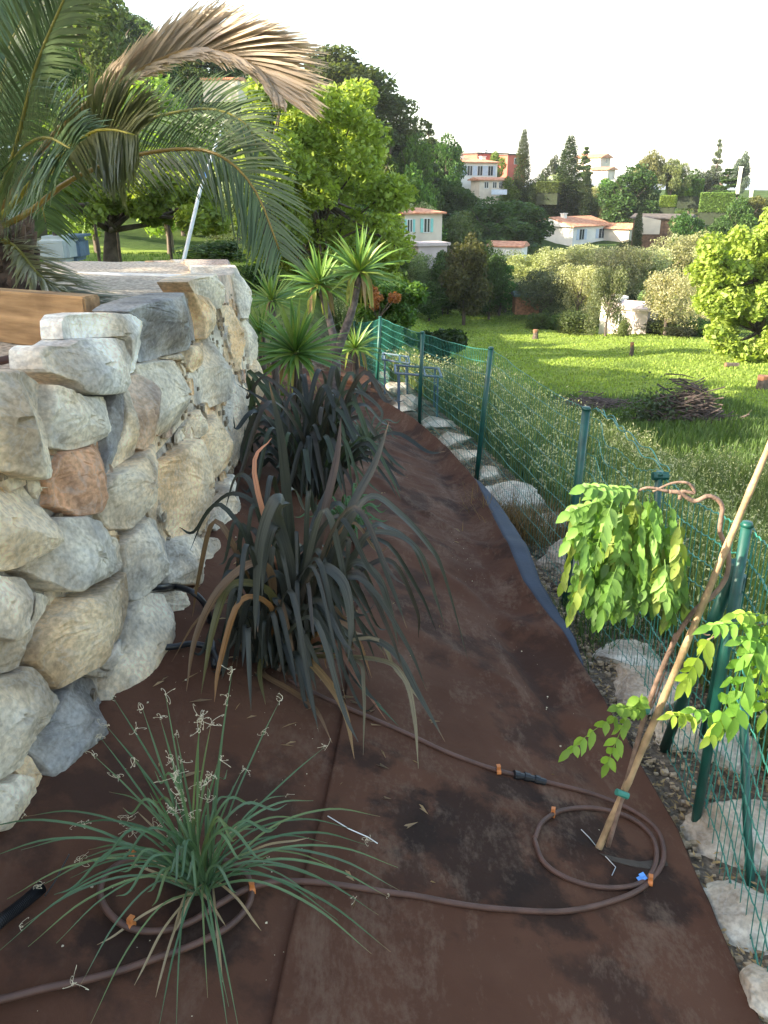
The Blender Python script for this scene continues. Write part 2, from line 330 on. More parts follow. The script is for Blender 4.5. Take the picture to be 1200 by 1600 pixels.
# ------------------------------------------------------------------ ground cloth on the bank
def xe(y): return np.interp(y, [0, 1.3, 1.63, 2.36, 3.13, 4.13, 5.1, 6.1, 7.2, 8.35, 10.4, 13], [.98, 1.03, 1.05, 1.07, .97, .74, .70, .67, .50, .27, -.36, -1.1])
_sp = sorted([tuple(gnd(a_, b_)[:2][::-1]) for a_, b_ in ((534, 1140), (520, 1210), (508, 1265), (478, 1370), (452, 1480), (425, 1620))])
def seam(y): return np.interp(y, [q[0] for q in _sp]+[3.6, 4.5], [q[1] for q in _sp]+[-.12, -.2])
def wrinkle(x, y):
    f = sm((y-2.9)/1.6)
    a_ = fbm(x*1.6+4, y*5.5, 4); rd = 1-np.abs(fbm(x*1.1+y*.6+9, y*3.1-x*1.6, 3))*7
    z = a_*.04*(.25+f)+np.maximum(rd, 0)*.022*f
    z += fbm(x*3.1, y*3.1, 4)*.035
    z = z*(.25+.75*sm((xe(y)-x)/.3))
    # long diagonal folds
    for (x0, y0, sl_, h_, w_) in ((.1, 2.35, -.35, .018, .05), (.3, 4.1, -.9, .05, .10), (.2, 5.2, -1.1, .04, .09), (0, 3.4, -.5, .025, .07)):
        dd = (y-y0)-(x-x0)*sl_; z += h_*np.exp(-(dd/w_)**2)*sm((x+.2)/.3)*(1-sm((x-xe(y)+.1)/.1)*.5)
    return z
def zc(x, y, lift=.012): return H(x, y)+lift+wrinkle(x, y)*.8+.012
def cloth(name, lo, hi, y0, y1, ny, nx, lift, label, curl=True, parent=None):
    ys = np.linspace(y0, y1, ny); u = np.linspace(0, 1, nx); U, Y_ = np.meshgrid(u, ys)
    X_ = lo(Y_)+(hi(Y_)-lo(Y_))*U; Z_ = zc(X_, Y_, lift)
    if curl:      # the fence side edge stands up
        k = np.interp(Y_, [0, 2.2, 3.0, 3.6, 4.5, 6, 8, 10, 12], [0, .01, .05, .10, .13, .15, .15, .10, .04]); e = np.clip((X_-(hi(Y_)-.14))/.14, 0, 1)
        Z_ = Z_+k*e**1.6; X_ = X_+.05*e*k/.15
        vly = np.interp(Y_, [2.2, 3.1, 4, 5], [0, .055, .04, 0]); Z_ -= vly*np.exp(-((X_-(hi(Y_)-.23))/.07)**2)
    o = link(name, grid_mesh(name, X_, Y_, Z_, M['cloth']), label=label, cat='ground cloth'); sol = o.modifiers.new('thickness', 'SOLIDIFY'); sol.thickness = .0035; sol.offset = 0
    return o, X_, Y_, Z_
cl, CX, CY, CZ = cloth('ground_cloth', lambda y: seam(y)-.0, xe, .15, 13, 620, 150, .016, 'long brown ground cloth with a raised crumpled edge running beside the fence')
cloth('ground_cloth', lambda y: xw(y)-.12, lambda y: seam(y)+.16, .15, 12, 420, 80, .002, 'smooth brown ground cloth along the foot of the stone wall, tucked under the other sheet', False)
# folded dark back of the sheet
ys = np.linspace(3.35, 6.15, 60); w_ = .12*np.sin(np.linspace(0, math.pi, 60))**.7
ix = [int(np.argmin(abs(CY[:, 0]-y))) for y in ys]; ex = CX[ix, -1]; ez = CZ[ix, -1]; t = np.linspace(0, 1, 5)
FX = ex[:, None]+.002+w_[:, None]*t[None]; FY = np.repeat(ys[:, None], 5, 1); FZ = ez[:, None]-.003-(.02*t[None]**1.3)*np.sin(np.linspace(0, math.pi, 60))[:, None]**.5
o = link('folded_edge', grid_mesh('folded_edge', FX, FY, FZ, M['cloth_back']), parent=cl, label='dark blue underside of the sheet turned out towards the fence')
s2 = o.modifiers.new('thickness', 'SOLIDIFY'); s2.thickness = .003; s2.offset = 0
def cg(px, py, off=0.): return gnd(px, py, off, lambda x, y: zc(x, y, .016))

# ------------------------------------------------------------------ stone wall, traced stone by stone on its battered face
def wface(px, py, out=0.):
    d = ray(px, py); t = np.linspace(1.2, 9, 1600); P = CAM[None]+d[None]*t[:, None]
    g = P[:, 0]-(xw(P[:, 1])-.12*P[:, 2]+out); i = int(np.argmax(g < 0)) or len(t)-1
    return P[i, 1], P[i, 2]
def wpt(y, z, n): return np.array([float(xw(y))-.12*z+n, y, z])
wall = empty('stone_wall', (-1, 4, 0), 'dry stone retaining wall of rough pale and blue-grey limestone blocks beside the brown cloth', 'wall')
wall.location = (0, 0, 0)
CR = (.76, .69, .57); WH = (.88, .86, .81); GR = (.38, .39, .41); OC = (.76, .61, .42); PK = (.68, .54, .44); LG = (.70, .66, .58); BR = (.62, .38, .25)
A = lambda L: [(x/2.857, 400+y/2.857) for x, y in L]
B = lambda L: [(x/2.857, 780+y/2.857) for x, y in L]
ST = [
 (A([(-330,540),(-150,500),(0,520),(60,508),(130,515),(215,565),(238,640),(215,720),(220,800),(215,950),(190,995),(120,1003),(60,985),(0,960),(-200,980),(-330,900)]), CR, .03, .12),
 (A([(190,420),(215,398),(290,400),(330,370),(480,365),(515,380),(540,480),(540,580),(510,612),(420,622),(340,612),(290,560),(195,515)]), WH, .04, .07),
 (A([(315,290),(335,262),(420,252),(590,258),(635,290),(655,400),(625,520),(580,530),(545,500),(535,430),(510,375),(480,360),(320,375)]), WH, .02, .07),
 (A([(585,246),(620,222),(690,197),(820,168),(850,185),(885,290),(893,375),(830,410),(655,470),(645,300),(600,255)]), GR, .03, .09),
 (A([(855,165),(900,185),(960,240),(950,300),(912,362),(897,370),(888,290),(865,200)]), OC, .01, .15),
 (A([(868,118),(900,98),(985,80),(1002,110),(998,200),(960,235),(905,180)]), CR, .02, .12),
 (A([(1005,90),(1060,85),(1090,120),(1100,200),(1080,240),(1022,212),(1003,170)]), PK, .02, .12),
 (A([(215,572),(290,605),(340,625),(478,632),(482,700),(458,788),(370,848),(300,870),(215,862),(212,760)]), LG, .01, .2),
 (A([(488,628),(538,565),(543,600),(513,700),(526,760),(505,968),(480,972),(478,850),(468,780)]), GR, .0, .2),
 (A([(547,525),(575,570),(596,760),(596,888),(522,958),(514,930),(528,760),(518,700),(545,600)]), CR, .02, .2),
 (A([(578,542),(625,528),(658,560),(670,600),(670,830),(640,868),(605,858),(600,700),(588,600)]), PK, .01, .2),
 (A([(632,492),(720,472),(800,472),(852,502),(860,640),(862,710),(798,788),(722,876),(692,848),(683,740),(678,600),(642,558)]), CR, .03, .2),
 (A([(740,455),(830,422),(848,480),(800,464)]), LG, -.01, .15),
 (A([(852,412),(898,388),(903,470),(880,518),(860,498)]), OC, .0, .2),
 (A([(902,382),(950,322),(998,302),(1018,400),(1000,540),(988,638),(940,676),(892,648),(868,600),(868,530),(906,470)]), LG, .02, .2),
 (A([(1002,222),(1030,228),(1058,260),(1083,420),(1078,500),(1042,518),(1026,450),(1012,330),(990,285)]), OC, .01, .2),
 (A([(1050,244),(1090,250),(1115,290),(1130,450),(1112,530),(1092,480),(1087,380),(1068,290)]), CR, .0, .2),
 (A([(1002,582),(1035,533),(1085,543),(1120,600),(1125,700),(1115,780),(1090,800),(1060,960),(1042,960),(1024,860),(1022,680),(995,640)]), LG, .02, .2),
 (A([(947,702),(1010,664),(1018,850),(998,940),(950,1003),(917,988),(897,860),(902,820)]), OC, .02, .2),
 (A([(872,702),(900,688),(938,720),(928,768),(895,812),(852,798),(862,742)]), CR, .0, .15),
 (A([(718,942),(830,834),(870,824),(893,862),(915,1004),(998,955),(960,1080),(930,1180),(862,1236),(780,1280),(740,1270),(722,1200),(692,1100),(682,1000)]), OC, .03, .2),
 (A([(690,838),(698,900),(658,1020),(600,1160),(562,1222),(500,1225),(432,1122),(442,1080),(482,982),(520,962),(600,892)]), CR, .04, .2),
 (A([(457,792),(476,820),(476,1000),(440,1088),(390,1148),(330,1163),(242,1118),(242,1060),(220,1010),(257,900),(272,872),(370,852)]), BR, .04, .2),
 (A([(-330,1000),(-100,1010),(0,1007),(80,1017),(138,1002),(153,1050),(198,1145),(217,1235),(180,1284),(60,1384),(0,1408),(-200,1400),(-330,1300)]), CR, .04, .2),
 (A([(150,1000),(188,1000),(192,1050),(175,1085),(158,1050)]), CR, -.01, .1),
 (B([(232,84),(330,77),(400,102),(468,152),(523,202),(543,290),(500,318),(440,348),(330,383),(270,417),(232,417),(172,378),(102,328),(64,318),(122,242),(202,192)]), LG, .05, .2),
 (B([(-200,330),(0,340),(60,341),(103,352),(113,400),(88,490),(58,588),(20,633),(0,640),(-200,600)]), WH, .05, .2),
 (B([(122,412),(190,422),(235,432),(241,445),(178,530),(128,630),(98,718),(60,768),(-60,800),(-180,760),(-180,640),(30,640),(72,592),(112,462)]), LG, .0, .2),
 (B([(272,442),(330,432),(430,392),(538,324),(566,400),(557,500),(542,608),(500,638),(438,708),(350,758),(240,828),(207,852),(172,788),(108,715),(132,642),(192,542)]), OC, .06, .2),
 (B([(547,182),(600,112),(660,77),(698,92),(720,180),(713,330),(658,400),(620,448),(582,458),(568,400),(548,300),(532,202)]), LG, .02, .2),
 (B([(642,422),(700,412),(716,500),(738,600),(733,700),(690,758),(640,808),(560,898),(500,958),(477,958),(472,880),(492,780),(545,640),(573,500),(602,462)]), CR, .03, .2),
 (B([(737,202),(840,152),(885,190),(905,260),(890,340),(868,388),(780,380),(724,376),(728,262)]), LG, .02, .2),
 (B([(694,412),(780,407),(848,430),(858,470),(828,558),(742,588),(722,500)]), CR, .01, .2),
 (B([(60,774),(100,737),(150,772),(198,850),(238,900),(178,998),(128,1048),(88,1108),(58,1200),(-60,1260),(-180,1240),(-180,820)]), LG, .03, .2),
 (B([(262,862),(350,792),(448,802),(473,850),(473,980),(430,1048),(330,1148),(212,1268),(172,1200),(122,1120),(142,1050),(212,970)]), GR, .05, .2),
 (B([(452,722),(500,644),(542,622),(528,690),(480,768),(442,742)]), WH, .02, .15),
 (B([(370,784),(440,728),(466,780),(452,798)]), LG, .0, .15),
 (B([(-200,1300),(-60,1270),(0,1262),(50,1222),(100,1242),(133,1300),(133,1350),(60,1418),(0,1478),(-200,1500)]), CR, .04, .2),
 (B([(62,1202),(100,1124),(150,1182),(198,1262),(180,1308),(130,1288),(80,1240)]), OC, .0, .15),
 (B([(872,164),(960,176),(990,190),(960,260),(918,310),(900,250)]), CR, .0, .2),
 (B([(745,600),(828,566),(870,560),(880,610),(800,640),(748,650)]), LG, -.01, .15),
 (A([(1125,545),(1163,572),(1170,620),(1135,690),(1122,610)]), CR, .0, .2),
 (A([(1005,1010),(1040,975),(1050,1060),(1020,1180),(975,1230),(940,1200),(965,1100)]), LG, .01, .2),
 (B([(460,150),(520,140),(545,175),(530,195),(475,150)]), OC, -.01, .1),
]
def resample(P, n):
    P = np.array(P); Q = np.vstack([P, P[:1]]); d = np.r_[0, np.cumsum(np.linalg.norm(np.diff(Q, axis=0), axis=1))]
    t = np.linspace(0, d[-1], n, endpoint=False); return np.stack([np.interp(t, d, Q[:, i]) for i in (0, 1)], -1)
def stone_mesh(poly, bulge, depth, seed):
    """poly = (y, z) outline on the wall face; rings from the back to the middle of the front, chiselled by planes"""
    g = np.random.default_rng(seed); size = math.sqrt(abs(.5*sum(poly[i][0]*poly[i-1][1]-poly[i-1][0]*poly[i][1] for i in range(len(poly)))))
    n = 72 if size > .22 else 40; Q = resample(poly, n); c_ = Q.mean(0); Q = c_+(Q-c_)*(1.005 if c_[0] < 3.2 else 1.05); Q = .8*Q+.1*(np.roll(Q, 1, 0)+np.roll(Q, -1, 0))
    c = Q.mean(0); vs = []; rings = [(1., -depth), (1.0, -.03), (1.0, .006), (.992, .018), (.97, .023), (.91, .026), (.82, .028), (.72, .031), (.6, .033), (.48, .035), (.36, .036), (.24, .037), (.12, .038)]
    pl = [(g.normal(0, .24), g.normal(0, .24), g.uniform(.002, .022)) for _ in range(5)]
    for s, n_ in rings:
        for q in Q:
            p = c+(q-c)*s; hgt = n_*min(1.6, size/.2)+bulge*(n_ > -.01)
            if n_ > -.01:
                e = p-c; hgt += min(a_*e[0]+b_*e[1]+k for a_, b_, k in pl)*(1.0-max(0, s-.86)/.14*.3)
            f = fbm(p[0]*12+seed, p[1]*12, 4)*.020+fbm(p[0]*50+seed, p[1]*50, 4)*.018*max(0, s-.25)**.7; f += .007*(abs(fbm(p[0]*7+seed*3, p[1]*7+p[0]*3, 3))*6 % 1-.5)
            if n_ < -.03: f *= .3
            vs.append(wpt(p[0]+.25*f*(s > .9), p[1]+.35*f*(s > .9), max(hgt+f, -.03 if n_ > -.01 else hgt)))
    vs.append(wpt(c[0], c[1], .038+bulge)); fs = []
    for i in range(len(rings)-1):
        for k in range(n): a_ = i*n+k; b_ = i*n+(k+1) % n; fs.append((a_, b_, b_+n, a_+n))
    m = (len(rings)-1)*n; fs += [(m+k, m+(k+1) % n, len(vs)-1) for k in range(n)]; fs.append(tuple(range(n-1, -1, -1)))
    return vs, fs
def fix(me):
    import bmesh
    b = bmesh.new(); b.from_mesh(me); bmesh.ops.recalc_face_normals(b, faces=b.faces); b.to_mesh(me); b.free()
for i, (P, col, bul, dep) in enumerate(ST):
    poly = [wface(px, py) for px, py in P]; vs, fs = stone_mesh(poly, bul*.5-.004, dep, i+3)
    m = mesh('stone', vs, fs, M['stone']); fix(m)
    k = random.uniform(.9, 1.1); link('stone', m, wall, color=tuple(c*k for c in col))
# stones outside the traced part: the near end and round the far corner
for (y0, y1, rows) in ((.2, 1.45, 4), (6.25, 9.4, 3)):
    z = 0
    for r_ in range(rows):
        h_ = 1.02/rows; y = y0-random.uniform(0, .2)
        while y < y1:
            L_ = random.uniform(.28, .5); z0 = .0+r_*h_
            if y1 < 2 and y+L_ > y1+.15: L_ = y1+.1-y
            if L_ < .12: break
            zo = float(zw(y)) if y > 7 else 0
            poly = [(y+.02, z0+.02+zo), (y+L_*.5, z0+.0+zo), (y+L_-.02, z0+.02+zo), (y+L_, z0+h_*.5+zo), (y+L_-.03, z0+h_-.02+zo), (y+L_*.45, z0+h_+.01+zo), (y+.03, z0+h_-.03+zo)]
            poly = [(a_+random.uniform(-.02, .02), b_+random.uniform(-.02, .02)) for a_, b_ in poly]
            vs, fs = stone_mesh(poly, .01, .2, int(y*100)+r_*7); m = mesh('stone', vs, fs, M['stone']); fix(m)
            link('stone', m, wall, color=random.choice([CR, LG, OC, CR, PK])); y += L_
yy = np.linspace(-.2, 9.6, 240); zz = np.linspace(-.25, .96, 34); YY, ZZ = np.meshgrid(yy, zz, indexing='ij')
ztop = np.interp(YY, [0, 2.6, 3.2, 6.5, 9], [.86, .84, .93, .93, .5])/.96
ZW = ZZ*np.where(ZZ > 0, ztop, 1); XX = xw(YY)-.12*ZW-.040+fbm(YY*11, ZZ*11, 4)*.05
link('rubble_fill', grid_mesh('rubble_fill', XX, YY, ZW, M['fill'], False), wall)
# small stones wedged between the large blocks
tg = np.random.default_rng(9)
for k_ in range(110):
    y = tg.uniform(1.5, 6.5); z = tg.uniform(.03, .88); r_ = tg.uniform(.03, .065)*(1+.1*y); a_ = np.sort(tg.uniform(0, 6.28, 6)); asp_ = tg.uniform(.6, 1)
    vs, fs = stone_mesh([(y+r_*math.cos(t_), z+r_*asp_*math.sin(t_)) for t_ in np.linspace(0, 6.28, 7)[:-1]+tg.uniform(-.35, .35, 6)], -.058, .05, 200+k_)
    m = mesh('stone', vs, fs, M['stone']); fix(m); link('stone', m, wall, color=[CR, LG, OC, PK, CR][k_ % 5])
# chips packed in the joints, one part
ch = MB(); tmp = np.random.default_rng(5)
for _ in range(520):
    y = tmp.uniform(1.4, 6.6); z = tmp.uniform(.02, .9); r_ = tmp.uniform(.008, .022); p = wpt(y, z, -.026); vs = []
    for sx_ in (-1, 1):
        for sy_ in (-1, 1):
            for sz_ in (-1, 1): vs.append(p+np.array([sx_*r_*.6, sy_*r_, sz_*r_*.8])*tmp.uniform(.6, 1.2, 3))
    ch.add(vs, [(0, 1, 3, 2), (4, 6, 7, 5), (0, 4, 5, 1), (2, 3, 7, 6), (0, 2, 6, 4), (1, 5, 7, 3)])
ch.build('joint_chips', M['stone'], wall, kind='stuff', color=(.34, .29, .22))
# ------------------------------------------------------------------ terrace behind the wall
u = np.linspace(0, 1, 60); ys = np.linspace(-.5, 7.6, 90); U, Y_ = np.meshgrid(u, ys)
edge = xw(Y_)-.15; X_ = edge-.0-U**1.5*12; Z_ = .93+.06*sm((Y_-3.6)/.8)+fbm(X_*2, Y_*2, 4)*.05+.02*U-.1*sm((2.9-Y_)/.8)*(1-sm(U/.25))
Z_ = np.where(Y_ > 7.35, Z_-(Y_-7.35)*4, Z_)
M['gravel'] = simple('pale_gravel', (.42, .35, .265), .95, .4, 40, 1., bscale=50)
link('gravel_terrace', grid_mesh('gravel_terrace', X_, Y_, Z_, M['gravel']), kind='structure')

# ------------------------------------------------------------------ the air
hm = bpy.data.materials.new('thin_haze'); hm.use_nodes = True; hn = hm.node_tree; hn.nodes.clear()
ho = hn.nodes.new('ShaderNodeOutputMaterial'); hv = hn.nodes.new('ShaderNodeVolumePrincipled'); hv.inputs['Density'].default_value = .0002; hv.inputs['Color'].default_value = (.93, .96, 1, 1); hv.inputs['Anisotropy'].default_value = .3
hn.links.new(hv.outputs[0], ho.inputs['Volume'])
MB().box((0, 1000, 60), (8200, 7200, 260)).build('haze', hm, kind='stuff', label='thin pale haze in the air over the valley', cat='haze')
# kerb, planter, palm
kb = MB(); pa = onz(150, 430, .97); pb = onz(292, 436, .97)
pa = np.array([-6.5, pa[1]+.9, .97]); kb.tube([pa, pb], .035, 6)
kb.build('kerb', M['white'], label='thin white kerb edging the gravel behind the stone wall', cat='kerb')
pl = empty('planter', (-1.25, 3.6, .93), 'raised planter with a pale timber beam and brown cloth lining behind the wall', 'planter'); pl.location = (0, 0, 0)
b0 = np.array([-1.24, 3.57, 1.05]); b1 = np.array([-3.4, 4.6, 1.05]); L_ = np.linalg.norm(b1-b0); an = math.atan2(b1[1]-b0[1], b1[0]-b0[0])
def beam(cx, L, d, h, rz, loc, name, parent, m):
    import bmesh
    b = bmesh.new(); bmesh.ops.create_cube(b, size=1); bmesh.ops.scale(b, vec=(L, d, h), verts=b.verts)
    bmesh.ops.bevel(b, geom=b.edges[:], offset=.008, segments=2, affect='EDGES'); me = bpy.data.meshes.new(name); b.to_mesh(me); b.free(); me.materials.append(m)
    o = link(name, me, parent, loc=loc); o.rotation_euler.z = rz; return o
beam(0, L_, .10, .235, an, (b0+b1)/2, 'beam', pl, M['wood'])
gx, gy = np.meshgrid(np.linspace(-3.2, -1.16, 40), np.linspace(2.0, 4.0, 40), indexing='ij')
gz = .90+fbm(gx*3, gy*3, 4)*.09; link('lining_cloth', grid_mesh('lining_cloth', gx, gy, gz, M['cloth']), pl)
hp = [np.array([-2.4, 3.0, .95]), np.array([-1.9, 3.05, .97]), np.array([-1.55, 3.1, .97]), np.array([-1.38, 3.25, .985]), np.array([-1.3, 3.5, .97])]
hb = MB(); hb.tube(cat(hp, 5), .016, 8); hb.build('feed_hose', M['hose'], smooth=True, label='brown hose lying on the brown cloth inside the raised planter', cat='hose')
# --- palm
GREEN = (.08, .13, .06); DEAD = (.45, .35, .27)
crown = np.array([-2.0, 4.35, 1.38])
palm = empty('palm_tree', (-2.0, 4.35, .95), 'young date palm with arching green fronds and one dead brown frond above the timber beam', 'palm'); palm.location = (0, 0, 0)
tb = MB()
tb.tube([(-2.0, 4.35, .9), (-2.0, 4.35, 1.15), (-2.0, 4.35, 1.42)], [.15, .19, .10], 12)
for k in range(60):
    a = k*2.4; z = .98+k*.007; r0 = .16; d = np.array([math.cos(a), math.sin(a), 0]); p = np.array([-2.0, 4.35, z])+d*r0
    tb.tube([p-d*.03, p+d*.05+np.array([0, 0, .05]), p+d*.075+np.array([0, 0, .11])], [.03, .022, .006], 5)
tb.build('trunk', simple('palm_trunk_fibre', (.10, .065, .045), .95, .4, 25, 1.), palm)
def frond(path, lf, col, up=(0, -1, .3), sweep=.75, droop=.3, n=120, w=.008, rcol=(.22, .20, .05), start=.15, side=(1, 1), twist=0, jit=.12, vee=.45):
    P = np.array(cat(path, 10)); m = len(P); T = np.gradient(P, axis=0); T /= np.linalg.norm(T, axis=1)[:, None]
    vs = []; fs = []; g = np.random.default_rng(int(abs(path[-1][0])*1000)+n)
    for i in range(n):
        s = start+(1-start)*(i+.5)/n; k = s*(m-1); j = min(int(k), m-2); f = k-j; p = P[j]*(1-f)+P[j+1]*f; t = T[j]*(1-f)+T[j+1]*f; t /= np.linalg.norm(t)
        sd_ = np.cross(t, np.array(up, float)); sd_ /= np.linalg.norm(sd_)+1e-9; nu = np.cross(sd_, t)
        for q, en in ((1, side[0]), (-1, side[1])):
            if not en: continue
            L = lf*en*(math.sin(math.pi*min(1, .12+.88*(s-start)/(1-start)*.93))**.6)*g.uniform(.85, 1.1)
            ve = vee+g.normal(0, jit); d = sd_*q*math.cos(ve)+nu*math.sin(ve); d = d*math.sqrt(max(0, 1-sweep**2))+t*(sweep+g.normal(0, jit*.4)); d /= np.linalg.norm(d)
            wv = np.cross(d, nu); wv /= np.linalg.norm(wv)+1e-9; b = len(vs)
            for a, ww in ((0, .6), (.35, 1), (.75, .7), (1, .06)):
                c = p+d*L*a+np.array([0, 0, -droop*L*a*a])+g.normal(0, .004, 3)*a
                vs.append(c-wv*w*ww); vs.append(c+wv*w*ww)
            fs += [(b, b+1, b+3, b+2), (b+2, b+3, b+5, b+4), (b+4, b+5, b+7, b+6)]
    o = link('frond', mesh('frond', vs, fs, M['blade']), palm, color=col)
    r = MB(); r.tube([P[k] for k in range(0, m, 3)], list(np.linspace(.016, .004, len(range(0, m, 3)))), 6)
    r.build('rib', M['blade'], o, smooth=True, color=rcol); return o
def pth(L): return [crown+np.array([0, 0, 0])]+[at(px, py, Y) for px, py, Y in L]
DT = frond(pth([(80, 215, 4.0), (170, 140, 3.9), (270, 85, 3.8), (335, 78, 3.7), (395, 100, 3.65), (440, 150, 3.6)]), .40, DEAD, sweep=.93, droop=.10, n=330, w=.0065, rcol=(.35, .22, .1), start=.26, jit=.22, vee=.5, side=(.4, 1))
DT['label'] = 'dead brown frond arching over to the right'
GN2 = (.085, .125, .06)
frond(pth([(25, 230, 4.0), (55, 110, 3.8), (100, 0, 3.7), (150, -110, 3.6)]), .34, GN2, sweep=.74, droop=.2, n=120, start=.15, w=.006)
frond(pth([(60, 275, 3.9), (130, 215, 3.7), (170, 203, 3.6), (215, 212, 3.5)]), .38, (.14, .15, .06), sweep=.7, droop=.2, n=130, start=.35, w=.007, rcol=(.4, .36, .06))
frond(pth([(40, 335, 4.2), (110, 282, 4.1), (200, 246, 4.0), (290, 233, 3.9), (350, 247, 3.8), (400, 300, 3.75), (440, 400, 3.7)]), .34, GN2, sweep=.74, droop=.22, n=100, start=.28, w=.0048, rcol=(.30, .20, .05))
frond(pth([(40, 300, 4.6), (120, 240, 4.8), (220, 190, 5.0), (320, 170, 5.1), (380, 190, 5.1), (405, 235, 5.1)]), .36, GN2, sweep=.72, droop=.25, n=80, start=.25, w=.005)
frond(pth([(-30, 260, 3.7), (-60, 120, 3.4), (-60, -20, 3.2)]), .4, GN2, sweep=.65, droop=.3, n=100, w=.007)
frond(pth([(10, 290, 3.9), (30, 240, 3.6), (70, 215, 3.3), (115, 235, 3.1)]), .4, GREEN, sweep=.6, droop=.3, n=130, w=.007, start=.2)
frond(pth([(-20, 240, 4.2), (0, 150, 4.2), (20, 60, 4.3), (70, -20, 4.4)]), .38, GREEN, sweep=.7, droop=.3, n=120, w=.006)
LW = frond([crown, (-1.78, 4.15, 1.32), (-1.62, 4.0, 1.20), (-1.45, 3.95, 1.1), (-1.28, 3.93, 1.02)], .30, (.19, .19, .10), sweep=.75, droop=.15, n=110, w=.007, jit=.2, vee=.6, up=(0, 0, 1))
for k in range(9):
    a = R(100+k*15); L_ = random.uniform(1.3, 1.9); d = np.array([math.cos(a), math.sin(a)*.9, 0])
    frond([crown, crown+d*L_*.35+np.array([0, 0, .55]), crown+d*L_*.75+np.array([0, 0, .75]), crown+d*L_*1.1+np.array([0, 0, .35]), crown+d*L_*1.25+np.array([0, 0, -.05])], .45, GREEN, sweep=.55, droop=.35, n=80, w=.009, up=(0, 0, 1))
# ------------------------------------------------------------------ trees
def leaves(C, size, g, updir=.35, asp=.6):
    n = len(C); d = g.normal(size=(n, 3)); d /= np.linalg.norm(d, axis=1)[:, None]; d[:, 2] = d[:, 2]*.7
    nrm = g.normal(size=(n, 3)); nrm[:, 2] = np.abs(nrm[:, 2])+updir; nrm /= np.linalg.norm(nrm, axis=1)[:, None]
    a = np.cross(nrm, d); a /= np.linalg.norm(a, axis=1)[:, None]+1e-9; b = np.cross(nrm, a); s = (size*g.uniform(.6, 1.35, n))[:, None]
    v = np.stack([C-a*s, C-b*s*asp, C+a*s, C+b*s*asp], 1).reshape(-1, 3); return v, np.arange(n*4).reshape(n, 4)
def lobes_pts(lobes, n, g, shell=.35):
    L = np.array([l[:3] for l in lobes]); Rr = np.array([l[3:6] for l in lobes]); wv = (Rr[:, 0]*Rr[:, 2]); wv = wv/wv.sum()
    k = g.choice(len(lobes), n, p=wv); d = g.normal(size=(n, 3)); d /= np.linalg.norm(d, axis=1)[:, None]
    r = 1-shell*g.random(n)**1.6
    noise = 1+.25*np.sin(d[:, 0]*7+k)*np.sin(d[:, 1]*6+k*2)*np.cos(d[:, 2]*5)
    return L[k]+d*Rr[k]*(r*noise)[:, None]
def crown_mesh(kind, n, size, seed):
    g = np.random.default_rng(seed); lb = []
    if kind == 'round':
        for _ in range(34):
            d = g.normal(size=3); d /= np.linalg.norm(d); r = g.uniform(.09, .17); lb.append((*(np.array([0, 0, .50])+d*np.array([.28, .28, .37])*g.uniform(.55, 1)), r, r, r*.85))
    elif kind == 'loose':
        for _ in range(44):
            d = g.normal(size=3); d /= np.linalg.norm(d); r = g.uniform(.05, .13); lb.append((*(np.array([0, 0, .54])+d*np.array([.33, .33, .40])*g.uniform(.35, 1)), r, r, r*.8))
    elif kind == 'olive':
        for _ in range(24):
            a = g.uniform(0, 6.3); rr = g.uniform(.1, .42); r = g.uniform(.12, .2); lb.append((rr*math.cos(a), rr*math.sin(a), g.uniform(.2, .82)-.25*rr, r, r, r*1.0))
    elif kind == 'pine':
        for _ in range(38):
            z = g.uniform(.16, .95); R1 = .30*math.sin(math.pi*min(1, (1.08-z)*.9)); a = g.uniform(0, 6.3); rr = R1*g.uniform(.3, 1); r = g.uniform(.07, .13); lb.append((rr*math.cos(a), rr*math.sin(a), z, r*1.2, r*1.2, r*.7))
    elif kind == 'cypress':
        for z in np.linspace(.05, .97, 64):
            R1 = .085*math.sin(math.pi*min(.97, .22+z*.78))**.75+.008; a = g.uniform(0, 6.3); lb.append((R1*.12*math.cos(a), R1*.12*math.sin(a), z, R1, R1, .035))
    elif kind == 'umbrella':
        for _ in range(26):
            a = g.uniform(0, 6.3); rr = .42*math.sqrt(g.random()); r = g.uniform(.10, .15); lb.append((rr*math.cos(a), rr*math.sin(a), .82-.35*rr**2*3+g.uniform(-.1, .05), r, r, r*.65))
    elif kind == 'conifer':
        for _ in range(40):
            z = g.uniform(.12, .97); R1 = .22*(1.02-z); a = g.uniform(0, 6.3); rr = R1*g.uniform(.5, 1); r = .03+R1*.3; lb.append((rr*math.cos(a), rr*math.sin(a), z-.1*rr, r, r, r*.5))
    elif kind == 'bush':
        for _ in range(18):
            a = g.uniform(0, 6.3); rr = g.uniform(.0, .38); r = g.uniform(.16, .26); lb.append((rr*math.cos(a), rr*math.sin(a), g.uniform(.15, .7)-.4*rr, r, r, r))
    C = lobes_pts(lb, n, g); C[:, 2] = np.maximum(C[:, 2], .01)
    v, f = leaves(C, np.full(n, size), g); return mesh('crown', v, f, M['leaf'])
